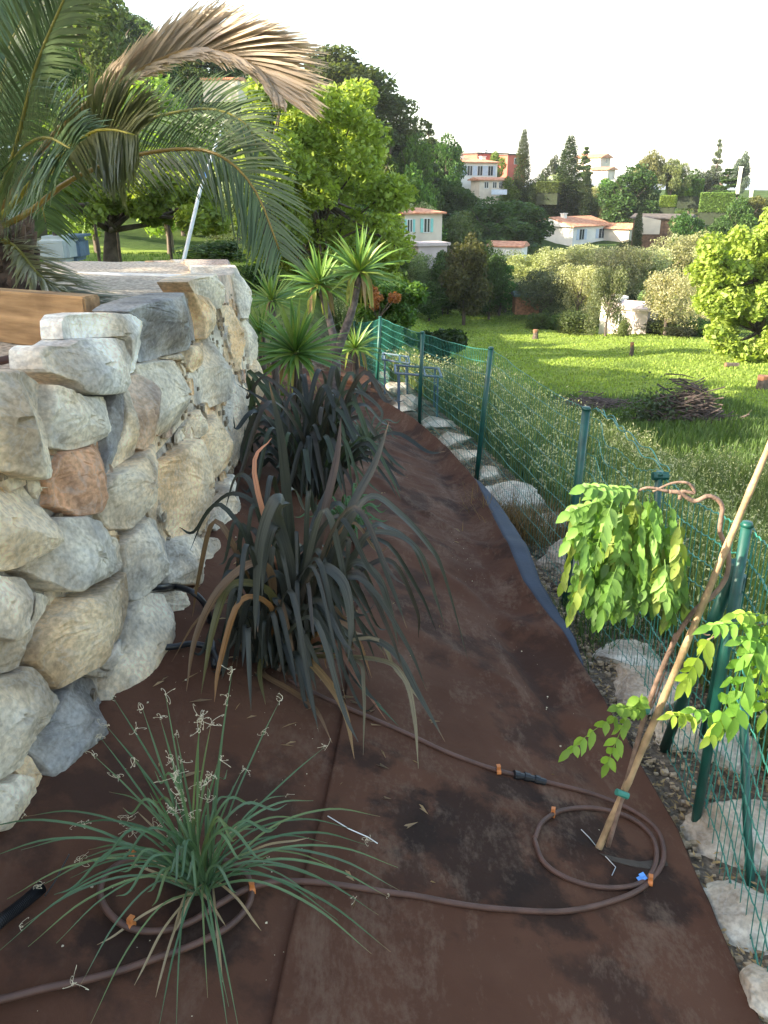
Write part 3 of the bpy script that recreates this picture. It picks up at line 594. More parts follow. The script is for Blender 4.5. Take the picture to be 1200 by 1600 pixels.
def trunk_mesh(kind, seed):
    g = random.Random(seed); b = MB(); top = {'umbrella': .72, 'bush': .35, 'cypress': .5, 'olive': .5, 'conifer': .9, 'pine': .85}.get(kind, .62); r = {'bush': .02, 'cypress': .012, 'olive': .03}.get(kind, .022)
    pts = [(g.uniform(-.012, .012)*k, g.uniform(-.012, .012)*k, -.04+(top+.04)*k/5) for k in range(6)]; b.tube(pts, [r*(1.25-.17*k) for k in range(6)], 7)
    if kind not in ('cypress', 'conifer'):
        for _ in range(7):
            k = g.randint(2, 4); a = g.uniform(0, 6.3); L = g.uniform(.12, .3); p = np.array(pts[k]); d = np.array([math.cos(a), math.sin(a), g.uniform(.5, 1.1)])
            b.tube([p, p+d*L*.5, p+d*L+np.array([0, 0, .03])], [r*.55, r*.35, r*.12], 5)
    return mesh('trunk', b.v, b.f, M['bark'])
PROTO = {}
for kind, n, size, nv in (('round', 12000, .019, 4), ('loose', 10000, .018, 3), ('olive', 13000, .015, 4), ('pine', 12000, .016, 3), ('cypress', 13000, .0075, 2), ('umbrella', 10000, .016, 2), ('conifer', 8000, .016, 2), ('bush', 7000, .026, 3)):
    PROTO[kind] = [(crown_mesh(kind, n, size, 100*len(kind)+k), trunk_mesh(kind, k)) for k in range(nv)]
WID = {'round': .80, 'loose': .82, 'olive': 1.05, 'pine': .66, 'cypress': .16, 'umbrella': 1.05, 'conifer': .46, 'bush': 1.05}
NAMES = {'round': 'broadleaf_tree', 'loose': 'broadleaf_tree', 'olive': 'olive_tree', 'pine': 'pine_tree', 'cypress': 'cypress_tree', 'umbrella': 'umbrella_pine', 'conifer': 'conifer_tree', 'bush': 'bush'}
def tree(kind, px, top, Y, wpx, col, label, group=None, base=None, hide_trunk=False):
    p = at(px, top, Y); zb = float(H(p[0], p[1])); 
    if base is not None: zb = max(zb-1, at(px, base, Y)[2])
    h = max(.6, p[2]-zb); wd = wpx/F*Y*1.03; k = (wd/WID[kind])/h
    cr, tr = random.choice(PROTO[kind]); o = empty(NAMES[kind], (p[0], p[1], zb), label, 'bush' if kind == 'bush' else 'tree', group, random.uniform(0, 6.28)); o.scale = (h*k, h*k, h)
    j = [random.uniform(.9, 1.1) for _ in range(3)]
    link('crown', cr, o, color=tuple(c*q for c, q in zip(col, j))); link('trunk', tr, o); return o
DG = (.060, .118, .030); MG = (.11, .20, .042); LGn = (.17, .25, .04); OL = (.33, .36, .20); PN = (.085, .13, .045); YG = (.21, .27, .05); CY = (.045, .075, .030); UM = (.17, .18, .075)
T_ = [  # kind, px, top row, distance, width px, colour, label
 ('pine', 505, 68, 105, 150, (.075, .095, .045), 'tall lit pine on the wooded ridge, highest tree against the sky right of the palm'),
 ('pine', 560, 108, 108, 140, PN, 'dark pine on the ridge just below the tallest pine'),
 ('pine', 602, 145, 112, 110, PN, 'pine on the ridge where the wooded slope steps down'),
 ('cypress', 648, 182, 118, 16, CY, 'small dark cypress breaking the ridge line above the wood'),
 ('conifer', 632, 176, 116, 42, DG, 'dark conifer on the ridge left of the small cypress'),
 ('conifer', 672, 190, 122, 50, CY, 'dark pointed conifer on the ridge right of the small cypress'),
 ('round', 700, 205, 130, 60, DG, 'dark rounded tree at the foot of the ridge above the white house'),
 ('round', 716, 225, 190, 36, DG, 'small dark tree at the left end of the red house'),
 ('round', 645, 205, 108, 80, MG, 'green tree on the wooded slope below the ridge cypress'),
 ('conifer', 606, 195, 62, 70, (.09, .13, .03), 'tall yellowish conifer rising behind the lime green tree'),
 ('round', 640, 235, 90, 90, MG, 'mid green tree on the slope left of the white two storey house'),
 ('round', 668, 268, 100, 60, DG, 'dark tree at the left end of the white two storey house'),
 ('round', 712, 272, 125, 70, DG, 'dark clump in front of the white two storey house'),
 ('loose', 655, 300, 88, 90, MG, 'leafy tree above the small house with turquoise shutters'),
 ('olive', 650, 300, 84, 80, OL, 'grey green olive over the roof of the house with turquoise shutters'),
 ('olive', 700, 315, 92, 100, (.10, .14, .06), 'olive to the right of the house with turquoise shutters'),
 ('round', 760, 305, 110, 110, DG, 'dark wooded clump below the white two storey house'),
 ('round', 818, 295, 118, 110, DG, 'big dark tree between the two storey house and the low white house'),
 ('round', 790, 330, 105, 110, DG, 'dark tree above the bronze leaved tree'),
 ('round', 730, 345, 62, 85, (.075, .085, .028), 'bronze green tree catching the sun left of the olive grove'),
 ('round', 770, 360, 66, 60, DG, 'dark narrow tree beside the bronze green tree'),
 ('cypress', 820, 200, 150, 21, CY, 'tall slender cypress standing alone against the sky'),
 ('cypress', 893, 210, 150, 34, CY, 'broad tall cypress left of the cream villa'),
 ('cypress', 918, 262, 148, 20, CY, 'short cypress in front of the cream villa'),
 ('cypress', 1001, 322, 116, 13, (.05, .09, .025), 'thin green cypress beside the brown roofed barn'),
 ('loose', 868, 232, 175, 40, (.06, .09, .06), 'open airy tree between the two tall cypresses'),
 ('conifer', 916, 228, 180, 40, DG, 'dark tree behind the cream villa'),
 ('loose', 775, 236, 165, 36, LGn, 'bright green tree in front of the red house'),
 ('round', 800, 262, 150, 45, MG, 'small tree between the red house and the lone cypress'),
 ('round', 850, 262, 150, 56, (.07, .1, .04), 'greyish bush like tree between the two tall cypresses'),
 ('round', 868, 285, 156, 60, YG, 'yellow green tree right below the tall cypresses'),
 ('round', 912, 292, 152, 56, (.10, .14, .035), 'light green tree below the short cypress'),
 ('round', 948, 276, 170, 46, MG, 'mid green tree in front of the cream villa'),
 ('olive', 922, 284, 168, 40, OL, 'small pale olive below the cream villa'),
 ('olive', 880, 262, 160, 50, OL, 'olive beneath the broad cypress'),
 ('round', 992, 254, 142, 92, (.055, .11, .03), 'big round dense green tree in the middle of the right hillside'),
 ('umbrella', 1020, 220, 150, 66, UM, 'umbrella pine with a flat rounded crown against the sky'),
 ('umbrella', 1056, 232, 148, 56, UM, 'second umbrella pine leaning against the flat crowned one'),
 ('conifer', 1126, 216, 190, 30, (.12, .15, .12), 'pale thin tree against the sky left of the white pillars'),
 ('loose', 1164, 226, 190, 34, (.10, .13, .11), 'pale thin tree against the sky above the white pillars'),
 ('round', 1110, 250, 165, 60, (.055, .08, .05), 'dark tree behind the clipped hedges'),
 ('conifer', 1140, 262, 160, 70, DG, 'dark conifer left of the white pillars'),
 ('round', 1085, 262, 168, 50, DG, 'dark tree between the umbrella pines and the clipped hedges'),
 ('round', 1182, 292, 140, 60, (.11, .12, .03), 'yellowish tree at the right edge of the photo on the hill'),
 ('round', 1160, 305, 110, 60, DG, 'dark tree right of the lower clipped hedge'),
 ('round', 1080, 312, 105, 64, DG, 'dark shrubbery tree in front of the upper clipped hedge'),
 ('round', 1125, 335, 100, 60, DG, 'dark tree in front of the lower clipped hedge'),
 ('olive', 1066, 335, 114, 34, OL, 'small olive beside the barn with the brown roof'),
 ('olive', 960, 300, 148, 46, (.12, .15, .07), 'pale tree left of the round green tree'),
 ('olive', 822, 385, 78, 90, OL, 'olive at the left end of the grove below the low white house'),
 ('olive', 868, 375, 76, 90, OL, 'olive in the grove right under the low white house'),
 ('olive', 915, 372, 74, 100, OL, 'olive in the grove in front of the low white house windows'),
 ('olive', 968, 372, 72, 100, OL, 'olive in the middle of the grove below the thin cypress'),
 ('olive', 1020, 372, 74, 95, OL, 'olive in the grove below the brown roofed barn'),
 ('olive', 1070, 350, 84, 90, OL, 'olive at the top right of the grove'),
 ('olive', 1120, 365, 78, 80, OL, 'olive between the grove and the lime green tree at right'),
 ('olive', 850, 410, 64, 90, (.07, .09, .055), 'shaded olive low at the left of the grove'),
 ('olive', 910, 400, 62, 90, OL, 'low front olive left of the pink shed'),
 ('olive', 958, 400, 53.5, 62, (.13, .16, .08), 'front olive whose crown hangs over the pink shed'),
 ('olive', 1052, 410, 53.5, 90, OL, 'front olive right of the pink shed'),
 ('olive', 1110, 410, 60, 80, OL, 'front olive behind the lime green tree at right'),
 ('loose', 785, 410, 68, 70, (.06, .15, .03), 'fresh green sapling at the far left corner of the meadow'),
 ('round', 700, 395, 77, 100, DG, 'dark tree in the corner behind the far end of the fence'),
 ('round', 650, 395, 76, 80, DG, 'dark tree left of the meadow behind the lime green tree'),
 ('round', 745, 412, 75, 80, DG, 'dark shaded tree behind the fresh green sapling'),
 ('bush', 846, 482, 60, 46, (.07, .10, .03), 'round bush at the meadow edge by the green roofed hut'),
 ('bush', 900, 478, 57, 70, (.09, .12, .04), 'bush at the meadow edge left of the pink shed'),
 ('bush', 1040, 480, 55, 80, (.10, .12, .045), 'pale bush at the meadow edge right of the pink shed'),
 ('bush', 1090, 490, 53, 60, (.05, .12, .03), 'green bush at the meadow edge beside the lime tree'),
 ('bush', 978, 488, 52.5, 26, (.13, .15, .06), 'small pale bush against the pink shed'),
 ('bush', 1065, 505, 52, 50, (.035, .04, .022), 'dark bramble at the meadow edge under the olives'),
 ('bush', 874, 486, 60, 50, DG, 'dark bush at the meadow edge beside the hut'),
 ('bush', 770, 455, 70, 70, DG, 'dark bush in the far left meadow corner'),
 ('bush', 720, 450, 73, 70, DG, 'dark bush at the left end of the meadow'),
 ('round', 692, 388, 67, 66, DG, 'dark tree standing right of the pale lower building'),
 ('olive', 652, 386, 66, 60, (.20, .25, .12), 'greyish olive in front of the pale lower building'),
 ('round', 672, 425, 62, 60, DG, 'dark low tree in the corner between the fence end and the meadow'),
 # left side behind the palm
 ('pine', 120, -60, 60, 150, PN, 'dark pine behind the upper palm frond'),
 ('pine', 170, 12, 75, 110, (.04, .06, .035), 'very dark pine between the palm frond and the sky'),
 ('pine', 225, 42, 80, 90, PN, 'pine on the ridge behind the dead frond'),
 ('pine', 290, 70, 85, 110, PN, 'dark pine below the arch of the dead frond'),
 ('pine', 350, 85, 88, 90, PN, 'dark pine left of the house with the red roof line'),
 ('pine', 420, 95, 95, 90, PN, 'pine behind the tip of the dead frond'),
 ('pine', 455, 110, 100, 80, DG, 'dark pine left of the tallest ridge pine'),
 ('round', 60, 20, 50, 150, DG, 'dark tree behind the palm at the left edge'),
 ('round', 240, 100, 34, 170, (.22, .30, .06), 'light green tree behind the arching palm fronds'),
 ('round', 120, 130, 36, 150, MG, 'green tree behind the palm crown'),
 ('olive', 330, 270, 26, 150, OL, 'silvery tree behind the leaning pole'),
 ('bush', 345, 370, 22, 130, DG, 'dark shrub by the foot of the leaning pole'),
 ('bush', 400, 400, 16, 80, DG, 'dark shrub at the far end of the stone wall'),
 ('round', 20, 120, 40, 140, MG, 'tree at the left edge behind the white van'),
]
for t in T_: tree(*t)
# woodland on the slopes between the singled-out trees
KEEP = [(690,788,240,305,150),(750,840,232,270,180),(628,684,322,374,78),(833,948,330,374,138),(900,965,240,272,190),(1000,1065,338,364,120),(940,1022,465,515,56),(1040,1150,278,328,138),
        (805,842,455,480,60),(335,385,118,146,62),(1142,1182,258,298,165),(770,820,380,402,88),(809,832,200,280,150),(878,906,210,290,150),(985,1085,220,275,148),(945,1040,250,335,142),(992,1010,322,370,120)]
def proj(p):
    d = np.asarray(p, float)-CAM; c_, s_ = math.cos(PITCH), math.sin(PITCH); dep_ = d[1]*c_-d[2]*s_; up_ = d[1]*s_+d[2]*c_
    return 600+F*d[0]/dep_, 800-F*up_/dep_
cnt = 0
for i in range(1500):
    right = random.random() < .55; b = random.uniform(.05, .44) if right else random.uniform(-.42, .06); Y = random.uniform(62, 200) if right else random.uniform(55, 180); x = b*Y; zt = float(H(x, Y))
    if right: kind, hh = random.choice([('round', 3.6), ('olive', 3.2), ('bush', 2.4), ('bush', 2.0), ('round', 2.8), ('bush', 2.6)])
    else: kind, hh = random.choice([('pine', 7), ('pine', 6), ('round', 6), ('round', 5.5), ('conifer', 7)])
    h = hh*random.uniform(.75, 1.2); w__ = h*.5
    X0, T0_ = proj((x-w__, Y, zt+h)); X1, B0_ = proj((x+w__, Y, zt))
    if any(Y < k[4]+6 and X1 > k[0] and X0 < k[1] and T0_ < k[3] and B0_ > k[2] for k in KEEP): continue
    if right and T0_ < (262 if X0 > 820 else 240): continue
    if not right and T0_ < np.interp(X0, [0, 300, 480, 560, 640, 700], [-200, 90, 95, 130, 200, 230]): continue
    ph_ = (round(x/3.2), round(Y/(3.2 if right else 4.5)))
    if ph_ in KEEP: continue
    KEEP_ = globals().setdefault('USED', set())
    if ph_ in KEEP_: continue
    KEEP_.add(ph_); cnt += 1
    if cnt > 240: break
    cr, tr = random.choice(PROTO[kind]); nm = {'pine': ('pine among the dense wood covering the slope', 'pines of the hillside wood'), 'round': ('broadleaf tree of the dense wood and groves on the slopes', 'broadleaf trees of the hillside wood'), 'conifer': ('pointed conifer among the dense wood covering the slope', 'conifers of the hillside wood'), 'olive': ('small olive scattered on the slope between the houses', 'olives scattered on the slope'), 'bush': ('bush scattered on the slope between the houses', 'bushes scattered on the slope')}[kind]
    o = empty(NAMES[kind], (x, Y, zt-.1), nm[0], 'bush' if kind == 'bush' else 'tree', nm[1], random.uniform(0, 6.3))
    o.scale = (h*1.25, h*1.25, h); c = OL if kind == 'olive' else random.choice([DG, MG, (.07, .11, .035), (.09, .13, .04), DG]) if right else random.choice([DG, DG, MG, PN, (.07, .11, .03)])
    link('crown', cr, o, color=tuple(q*random.uniform(.85, 1.2) for q in c)); link('trunk', tr, o)
# unseen trees added beyond the left of the frame to shade the bank
for i, (x, y, h) in enumerate([(-14, -14, 7.4), (-14, -9.5, 7.6), (-14.5, -5, 7.5), (-14, -.5, 7.6), (-15, 4, 7.6), (-16, 9, 7.9), (-17, 14, 8), (-18, 19, 8), (-19, 24, 7.6)]):
    o = empty('broadleaf_tree', (x, y, .6), 'tall dense tree of the row left of the terrace', 'tree', 'trees in a row left of the terrace', i); o.scale = (h*1.15, h*1.15, h)
    cr, tr = PROTO['round'][i % 4]; link('crown', cr, o, color=DG); link('trunk', tr, o)
# near, large trees with their own crowns
def big_tree(name, px, base, Y, lobes, n, size, col, label, trunk_pts, limbs, seed, asp=.6, group=None):
    g = np.random.default_rng(seed); o = empty(name, (0, 0, 0), label, 'tree', group)
    p0 = trunk_pts[0]; L3 = []
    for (lx, ly, r, dy) in lobes:
        p = at(lx, ly, Y+dy); rr = r/F*Y; L3.append((*(p-np.array(p0)), rr, rr, rr*.85))
    o.location = V(p0)
    C = lobes_pts(L3, n, g, .6); v, f = leaves(C, np.full(n, size), g, .35, asp); link('crown', mesh('crown', v, f, M['leaf_soft']), o, color=col)
    tb = MB(); P = [np.array(q)-np.array(p0) for q in trunk_pts]; tb.tube(cat(P, 4), list(np.linspace(limbs, limbs*.35, (len(P)-1)*4+1)), 9)
    top = P[-1]; mid = P[len(P)//2]
    for k, l in enumerate(L3):
        if k % 2 == 0:
            e = np.array(l[:3]); s0 = mid if k % 4 else top; tb.tube(cat([s0, (s0+e)/2+g.normal(0, .1, 3), e], 3), list(np.linspace(limbs*.35, .012, 7)), 5)
    tb.build('trunk', M['bark'], o, smooth=True); return o
g = random.Random(3)
lb = []
for k in range(120):
    py = g.uniform(150, 500); hw = 125*math.sin(math.pi*min(.98, max(.12, (py-110)/430)))**.5; cx = 505+(py-300)*.08
    lb.append((cx+g.uniform(-hw, hw), py, g.uniform(14, 32), g.uniform(-1.9, 1.9)))
pb = gnd(500, 560); Yt = 19.
zb_ = float(H(at(500, 500, Yt)[0], Yt))
big_tree('broadleaf_tree', 0, 0, Yt, lb, 46000, .062, (.28, .37, .085), 'large lime green leafy tree in full sun behind the yuccas',
         [(at(500, 500, Yt)[0], Yt, zb_-.1), at(498, 480, Yt), at(490, 400, Yt), at(480, 300, Yt)], .12, 11)
lb = []
for k in range(46):
    a = g.uniform(0, 6.3); r = g.uniform(0, 1)**.5; lb.append((425+48*r*math.cos(a), 230+105*r*math.sin(a), g.uniform(14, 26), g.uniform(-1.2, 1.2)))
big_tree('broadleaf_tree', 0, 0, 17., lb, 17000, .058, (.29, .38, .09), 'bright lime green tree whose top rises beside the tip of the dead frond',
         [(at(420, 430, 17)[0], 17, float(H(at(420, 430, 17)[0], 17))-.1), at(420, 400, 17), at(424, 320, 17)], .09, 12)
lb = []
for k in range(70):
    px = g.uniform(70, 345); top_ = 225+abs(px-200)*.25; lb.append((px, g.uniform(top_, 335+abs(px-180)*.12), g.uniform(12, 26), g.uniform(-2.2, 2)))
Y3 = 15.5; bx = at(172, 420, Y3)
big_tree('broadleaf_tree', 0, 0, Y3, lb, 26000, .055, (.20, .27, .06), 'spreading dark trunked tree on the lawn behind the terrace with a bare trunk',
         [(bx[0], Y3, float(H(bx[0], Y3))-.1), at(173, 400, Y3), at(172, 360, Y3), at(165, 320, Y3)], .17, 13)
lb = []
for k in range(90):
    a = g.uniform(0, 6.3); r = g.uniform(0, 1)**.5; lb.append((1188+92*r*math.cos(a), 448+112*r*math.sin(a), g.uniform(14, 26), g.uniform(-2.6, 2.6)))
Y4 = 38.; bx = at(1185, 560, Y4)
big_tree('broadleaf_tree', 0, 0, Y4, lb, 36000, .12, (.29, .38, .085), 'rounded pale lime tree at the right edge of the meadow',
         [(bx[0], Y4, float(H(bx[0], Y4))-.1), at(1185, 520, Y4), at(1185, 440, Y4)], .2, 14)
# shrubs at the far end of the bank
lb = [(610+g.uniform(-42, 42), 480+g.uniform(-30, 60), g.uniform(12, 20), g.uniform(-.7, .7)) for _ in range(34)]
big_tree('bush', 0, 0, 14.5, lb, 12000, .04, (.075, .15, .03), 'leafy shrub with reddish tips at the far end of the fence', [gnd(610, 560)-np.array([0, 0, .1]), at(610, 500, 14.5)], .03, 15)['category'] = 'bush'
lb = [(590+g.uniform(-20, 30), 470+g.uniform(-25, 20), g.uniform(7, 11), g.uniform(-.4, .4)) for _ in range(12)]
big_tree('bush', 0, 0, 13.6, lb[:7], 1000, .03, (.30, .13, .05), 'small orange and red leaved shrub beside the yucca heads', [at(590, 560, 13.6), at(590, 500, 13.6)], .015, 16)['category'] = 'bush'
lb = [(690+g.uniform(-32, 28), 540+g.uniform(-18, 30), g.uniform(12, 18), g.uniform(-.7, .7)) for _ in range(20)]
big_tree('bush', 0, 0, 19, lb, 9000, .05, (.045, .075, .03), 'dark rounded shrub just beyond the second fence post', [gnd(690, 575)-np.array([0, 0, .1]), at(690, 545, 19)], .03, 17)['category'] = 'bush'
# clipped hedges
def hedge(px0, px1, top, bot, Y, dep, col, label):
    a = at(px0, top, Y); b = at(px1, top, Y); zb = at(px0, bot, Y)[2]; h = a[2]-zb; g = np.random.default_rng(int(px0)); rz = -.35
    o = empty('clipped_hedge', ((a[0]+b[0])/2, Y, zb), label, 'hedge', None, rz); wd = (b[0]-a[0])
    MB().box((0, 0, h/2-1), (wd*.97, dep*.95, h*.97+2)).build('core', M['hedge_core'], o)
    n = 9000; C = g.uniform(-.5, .5, (n, 3)); k = g.integers(0, 5, n)
    for j in range(3):
        C[:, j] = np.where(k == j, np.where((g.random(n) < .5) & (j != 2), -.5, .5), C[:, j])
    C[:, 1] = np.where(k > 2, -.5, C[:, 1]); C = C*np.array([wd, dep, h])+np.array([0, 0, h/2])+g.normal(0, .05, (n, 3))
    v, f = leaves(C, np.full(n, .16), g); link('foliage', mesh('foliage', v, f, M['leaf']), o, color=col)
hedge(1045, 1098, 281, 306, 150, 4.5, (.10, .20, .04), 'square clipped hedge block below the umbrella pines')
hedge(1098, 1146, 302, 330, 138, 4, (.13, .22, .05), 'lower clipped hedge right of the square hedge block')
hedge(1034, 1056, 307, 322, 140, 3, (.18, .26, .05), 'small clipped hedge below the square hedge block')
hedge(842, 875, 285, 300, 148, 3, (.11, .15, .05), 'clipped hedge between the two tall cypresses')
# ------------------------------------------------------------------ houses
def house(name, label, px, base, Y, yaw, W, D, h, roof, rh, wallm, roofm='tile', wins=(), chim=(), ov=.45, blocks=(), lab2='house', sink=3):
    p = at(px, base, Y); o = empty(name, p, label, lab2, None, R(yaw))
    MB().box((0, 0, h/2-sink/2), (W, D, h+sink)).build('wall', M[wallm], o)
    if roof in ('gx', 'gy', 'hip'):
        a, b = W/2+ov, D/2+ov; e = .14; e2 = .35 if roof == 'hip' else 0
        if roof == 'gy': rid = [(0, -b), (0, b)]
        elif roof == 'gx': rid = [(-a, 0), (a, 0)]
        else: rid = [(-(a-b*.9), 0), ((a-b*.9), 0)]
        vs = [(-a, -b, h), (a, -b, h), (a, b, h), (-a, b, h)]; vs += [(x, y, h+e) for x, y, _ in vs[:4]]; vs += [(rid[0][0], rid[0][1], h+e+rh), (rid[1][0], rid[1][1], h+e+rh)]
        fs = [(3, 2, 1, 0), (0, 1, 5, 4), (1, 2, 6, 5), (2, 3, 7, 6), (3, 0, 4, 7)]
        fs += [(4, 5, 8), (6, 7, 9), (5, 6, 9, 8), (7, 4, 8, 9)] if roof == 'gy' else [(4, 5, 9, 8), (6, 7, 8, 9), (5, 6, 9), (7, 4, 8)]
        rf = link('roof', mesh('roof', vs, fs, M[roofm]), o)
        if roof == 'gy':   # gable walls
            gb = MB()
            for s in (-1, 1):
                y = s*D/2; gb.add([(-W/2, y-.05*s, h-.02), (W/2, y-.05*s, h-.02), (0, y-.05*s, h+rh*.9), (-W/2, y+.02*s+ov*s*1.02, h+.02), (W/2, y+.02*s+ov*s*1.02, h+.02), (0, y+.02*s+ov*s*1.02, h+rh*.93)], [(0, 1, 2), (3, 5, 4), (0, 3, 4, 1), (1, 4, 5, 2), (2, 5, 3, 0)])
            gb.build('gable', M[wallm], o)
    else:
        rf = MB().box((0, 0, h+.12), (W+ov, D+ov, .24)).build('roof', M[roofm], o)
    for (cx, cy, ch, cw) in chim: MB().box((cx, cy, h+rh/2+ch/2), (cw, cw, ch+rh)).box((cx, cy, h+rh+ch+.08), (cw+.2, cw+.2, .12)).build('chimney', M['wallwhite'], rf)
    for (sd_, u_, z_, ww, hh, sh) in wins:
        n = {'f': (0, -1), 'b': (0, 1), 'l': (-1, 0), 'r': (1, 0)}[sd_]; off = D/2 if n[0] == 0 else W/2
        def bx(m_, c, uu, zz, a_, b_, th, nm, par):
            ctr = (n[0]*(off+c)+(uu if n[0] == 0 else 0), n[1]*(off+c)+(uu if n[1] == 0 else 0), zz)
            d_ = (a_, th, b_) if n[0] == 0 else (th, a_, b_); return MB().box(ctr, d_).build(nm, M[m_], par)
        fr = bx('white', .02, u_, z_, ww+.16, hh+.16, .06, 'window', o); bx('glass', .045, u_, z_, ww, hh, .05, 'pane', fr); bx('white', .075, u_, z_, .07, hh, .03, 'frame', fr)
        if sh:
            for s in (-1, 1): bx(sh, .04, u_+s*(ww*.5+.1+ww*.27), z_, ww*.5, hh+.05, .07, 'shutter', fr)
    return o
W6 = [('f', x, 1.75, .9, 1.5, 'paleblue') for x in (-3.1, -1.0, 1.0, 3.1)]
ha = house('white_house', 'white two storey house with terracotta hip roof and pale blue shutters on the hillside', 731, 284, 155, 24, 9.0, 4.6, 3.0, 'hip', .6, 'wallwhite', wins=W6, chim=[(-1.6, 0, .4, .8), (2.8, 0, .4, .8)])
ha2 = house('house_annexe', 'low white annexe with a tiled lean roof below the two storey house', 762, 297, 150, 24, 5.0, 3.0, 1.5, 'gx', .4, 'wallcream', wins=[('f', -1.2, .8, .7, .9, None), ('f', .4, .8, .7, .9, None), ('f', 1.6, .8, .6, .9, None)])
MB().box((0, 0, 0), (2.6, .2, .8)).build('garden_wall', M['paleblue'], label='pale blue screen on the terrace below the low annexe', cat='screen', loc=at(780, 300, 147))
house('red_house', 'red house with a dark flat roof seen above the white two storey house', 757, 262, 182, 30, 7.4, 5, 2.5, 'flat', .3, 'wallred', 'darkroof', wins=[('f', 2.2, 1.4, .9, 1.0, None)], chim=[(0, 0, .5, .7)])
house('red_annexe', 'small red building with a flat roof right of the bright green tree', 797, 263, 180, 30, 4.5, 4, 2.4, 'flat', .3, 'wallred', 'darkroof', wins=[('f', 0, 1.3, 1.2, 1, None)])
MB().box((0, 0, .9), (.12, .12, 2.6)).tube([(-.6, 0, 1.9), (.6, 0, 1.9)], .05, 5).build('roof_aerial', M['grey_paint'], label='television aerial above the roof of the red house', cat='aerial', loc=at(743, 236, 182))
house('small_house', 'small cream house with turquoise shutters half hidden by the lime green tree', 650, 374, 78, 22, 3.6, 3.2, 2.2, 'hip', .35, 'wallcream', wins=[('f', .3, 1.25, .5, 1.1, 'turq'), ('f', -1.35, 1.25, .4, 1.0, 'turq')], ov=.3)
house('stone_outbuilding', 'pale lower building under the small house with turquoise shutters', 668, 412, 72, 22, 2.6, 2, 1.5, 'flat', .2, 'wallpink', 'wallpink', sink=.5)
house('low_white_house', 'low white house with a sunlit gable end and terracotta roof above the olive grove', 889, 379, 138, -50, 8.6, 9.5, 2.6, 'gy', 1.25, 'wallwhite', wins=[('r', -2.6, 1.5, 1.1, 1.5, 'paleblue'), ('r', 2.4, 1.5, 1.3, 1.4, 'paleblue')], chim=[(.6, -2.6, .5, .7)])
house('roofed_annexe', 'low annexe with terracotta roof right of the low white house', 958, 368, 138, -30, 6, 4, 1.1, 'gx', .7, 'wallcream')
house('cream_villa', 'cream villa with stepped terracotta roofs high on the right beside the tall cypress', 926, 264, 195, -36, 5.6, 5.4, 2.2, 'gx', .7, 'wallcream', sink=.6, wins=[('r', .5, 1.7, .9, .9, None), ('f', -1, 1.5, .9, 1, None)], chim=[(-2.2, 0, 1.0, .8)])
house('villa_wing', 'lower wing of the cream villa with its own tiled roof', 942, 276, 188, -36, 3.6, 4, 1.3, 'gx', .5, 'wallcream', sink=.6)
house('timber_barn', 'barn with a weathered brown roof beside the thin cypress', 1034, 366, 122, -28, 7.2, 5, 2.1, 'gx', .5, 'wallbrown', 'darkroof')
MB().add([(-1.6, 0, 0), (1.6, 0, 0), (1.6, 0, 1.8), (-1.6, 0, 2.4), (-1.6, .2, 0), (1.6, .2, 0), (1.6, .2, 1.8), (-1.6, .2, 2.4)], [(0, 1, 2, 3), (7, 6, 5, 4), (0, 4, 5, 1), (1, 5, 6, 2), (2, 6, 7, 3), (3, 7, 4, 0)]).build('garden_wall', M['wallcream'], label='sunlit pale wall end at the left of the brown roofed barn', cat='wall', loc=at(1012, 366, 118))
sh_ = house('pink_shed', 'pinkish white shed half hidden by the front olives at the meadow edge', 988, 513, 56.5, -35, 2.6, 2.2, 1.35, 'gx', .35, 'wallpink', 'wallpink', ov=.15, wins=[('f', -.6, .7, .4, .7, None)])
house('pale_shed', 'small pale shed at the left end of the pinkish shed', 955, 514, 57.5, -35, 1.1, 1.8, 2.0, 'gy', .15, 'wallwhite', 'wallwhite', ov=.1)
house('garden_hut', 'low brown hut with a dark green roof at the meadow edge', 822, 477, 65, 0, 1.9, 1.6, .75, 'gx', .2, 'rust', 'greenroof', ov=.15, sink=.6)
house('hillside_house', 'pale house with a red roof line under the arch of the dead frond', 352, 146, 62, -8, 2.4, 2, .7, 'gx', .12, 'wallcream', ov=.12, sink=.6)
house('white_roofed_house', 'white walled building showing between the bronze green tree and the olives', 793, 404, 88, -20, 3.4, 3, 1.2, 'gx', .4, 'wallwhite', ov=.2)
house('left_house', 'white wall and orange roof glimpsed behind the palm at the left edge', 2, 150, 50, 10, 2.4, 2, 1.1, 'gx', .3, 'wallwhite', ov=.2)
for px_, b_, t_, lab in ((1152, 303, 262, 'left of the two white pillars on the hill at the right'), (1173, 308, 264, 'right of the two white pillars on the hill at the right')):
    p = at(px_, b_, 150); h_ = at(px_, t_, 150)[2]-p[2]; MB().box((0, 0, h_/2), (.42, .42, h_)).box((0, 0, h_+.1), (.6, .6, .16)).build('pillar', M['wallwhite'], label=lab, cat='pillar', loc=p)
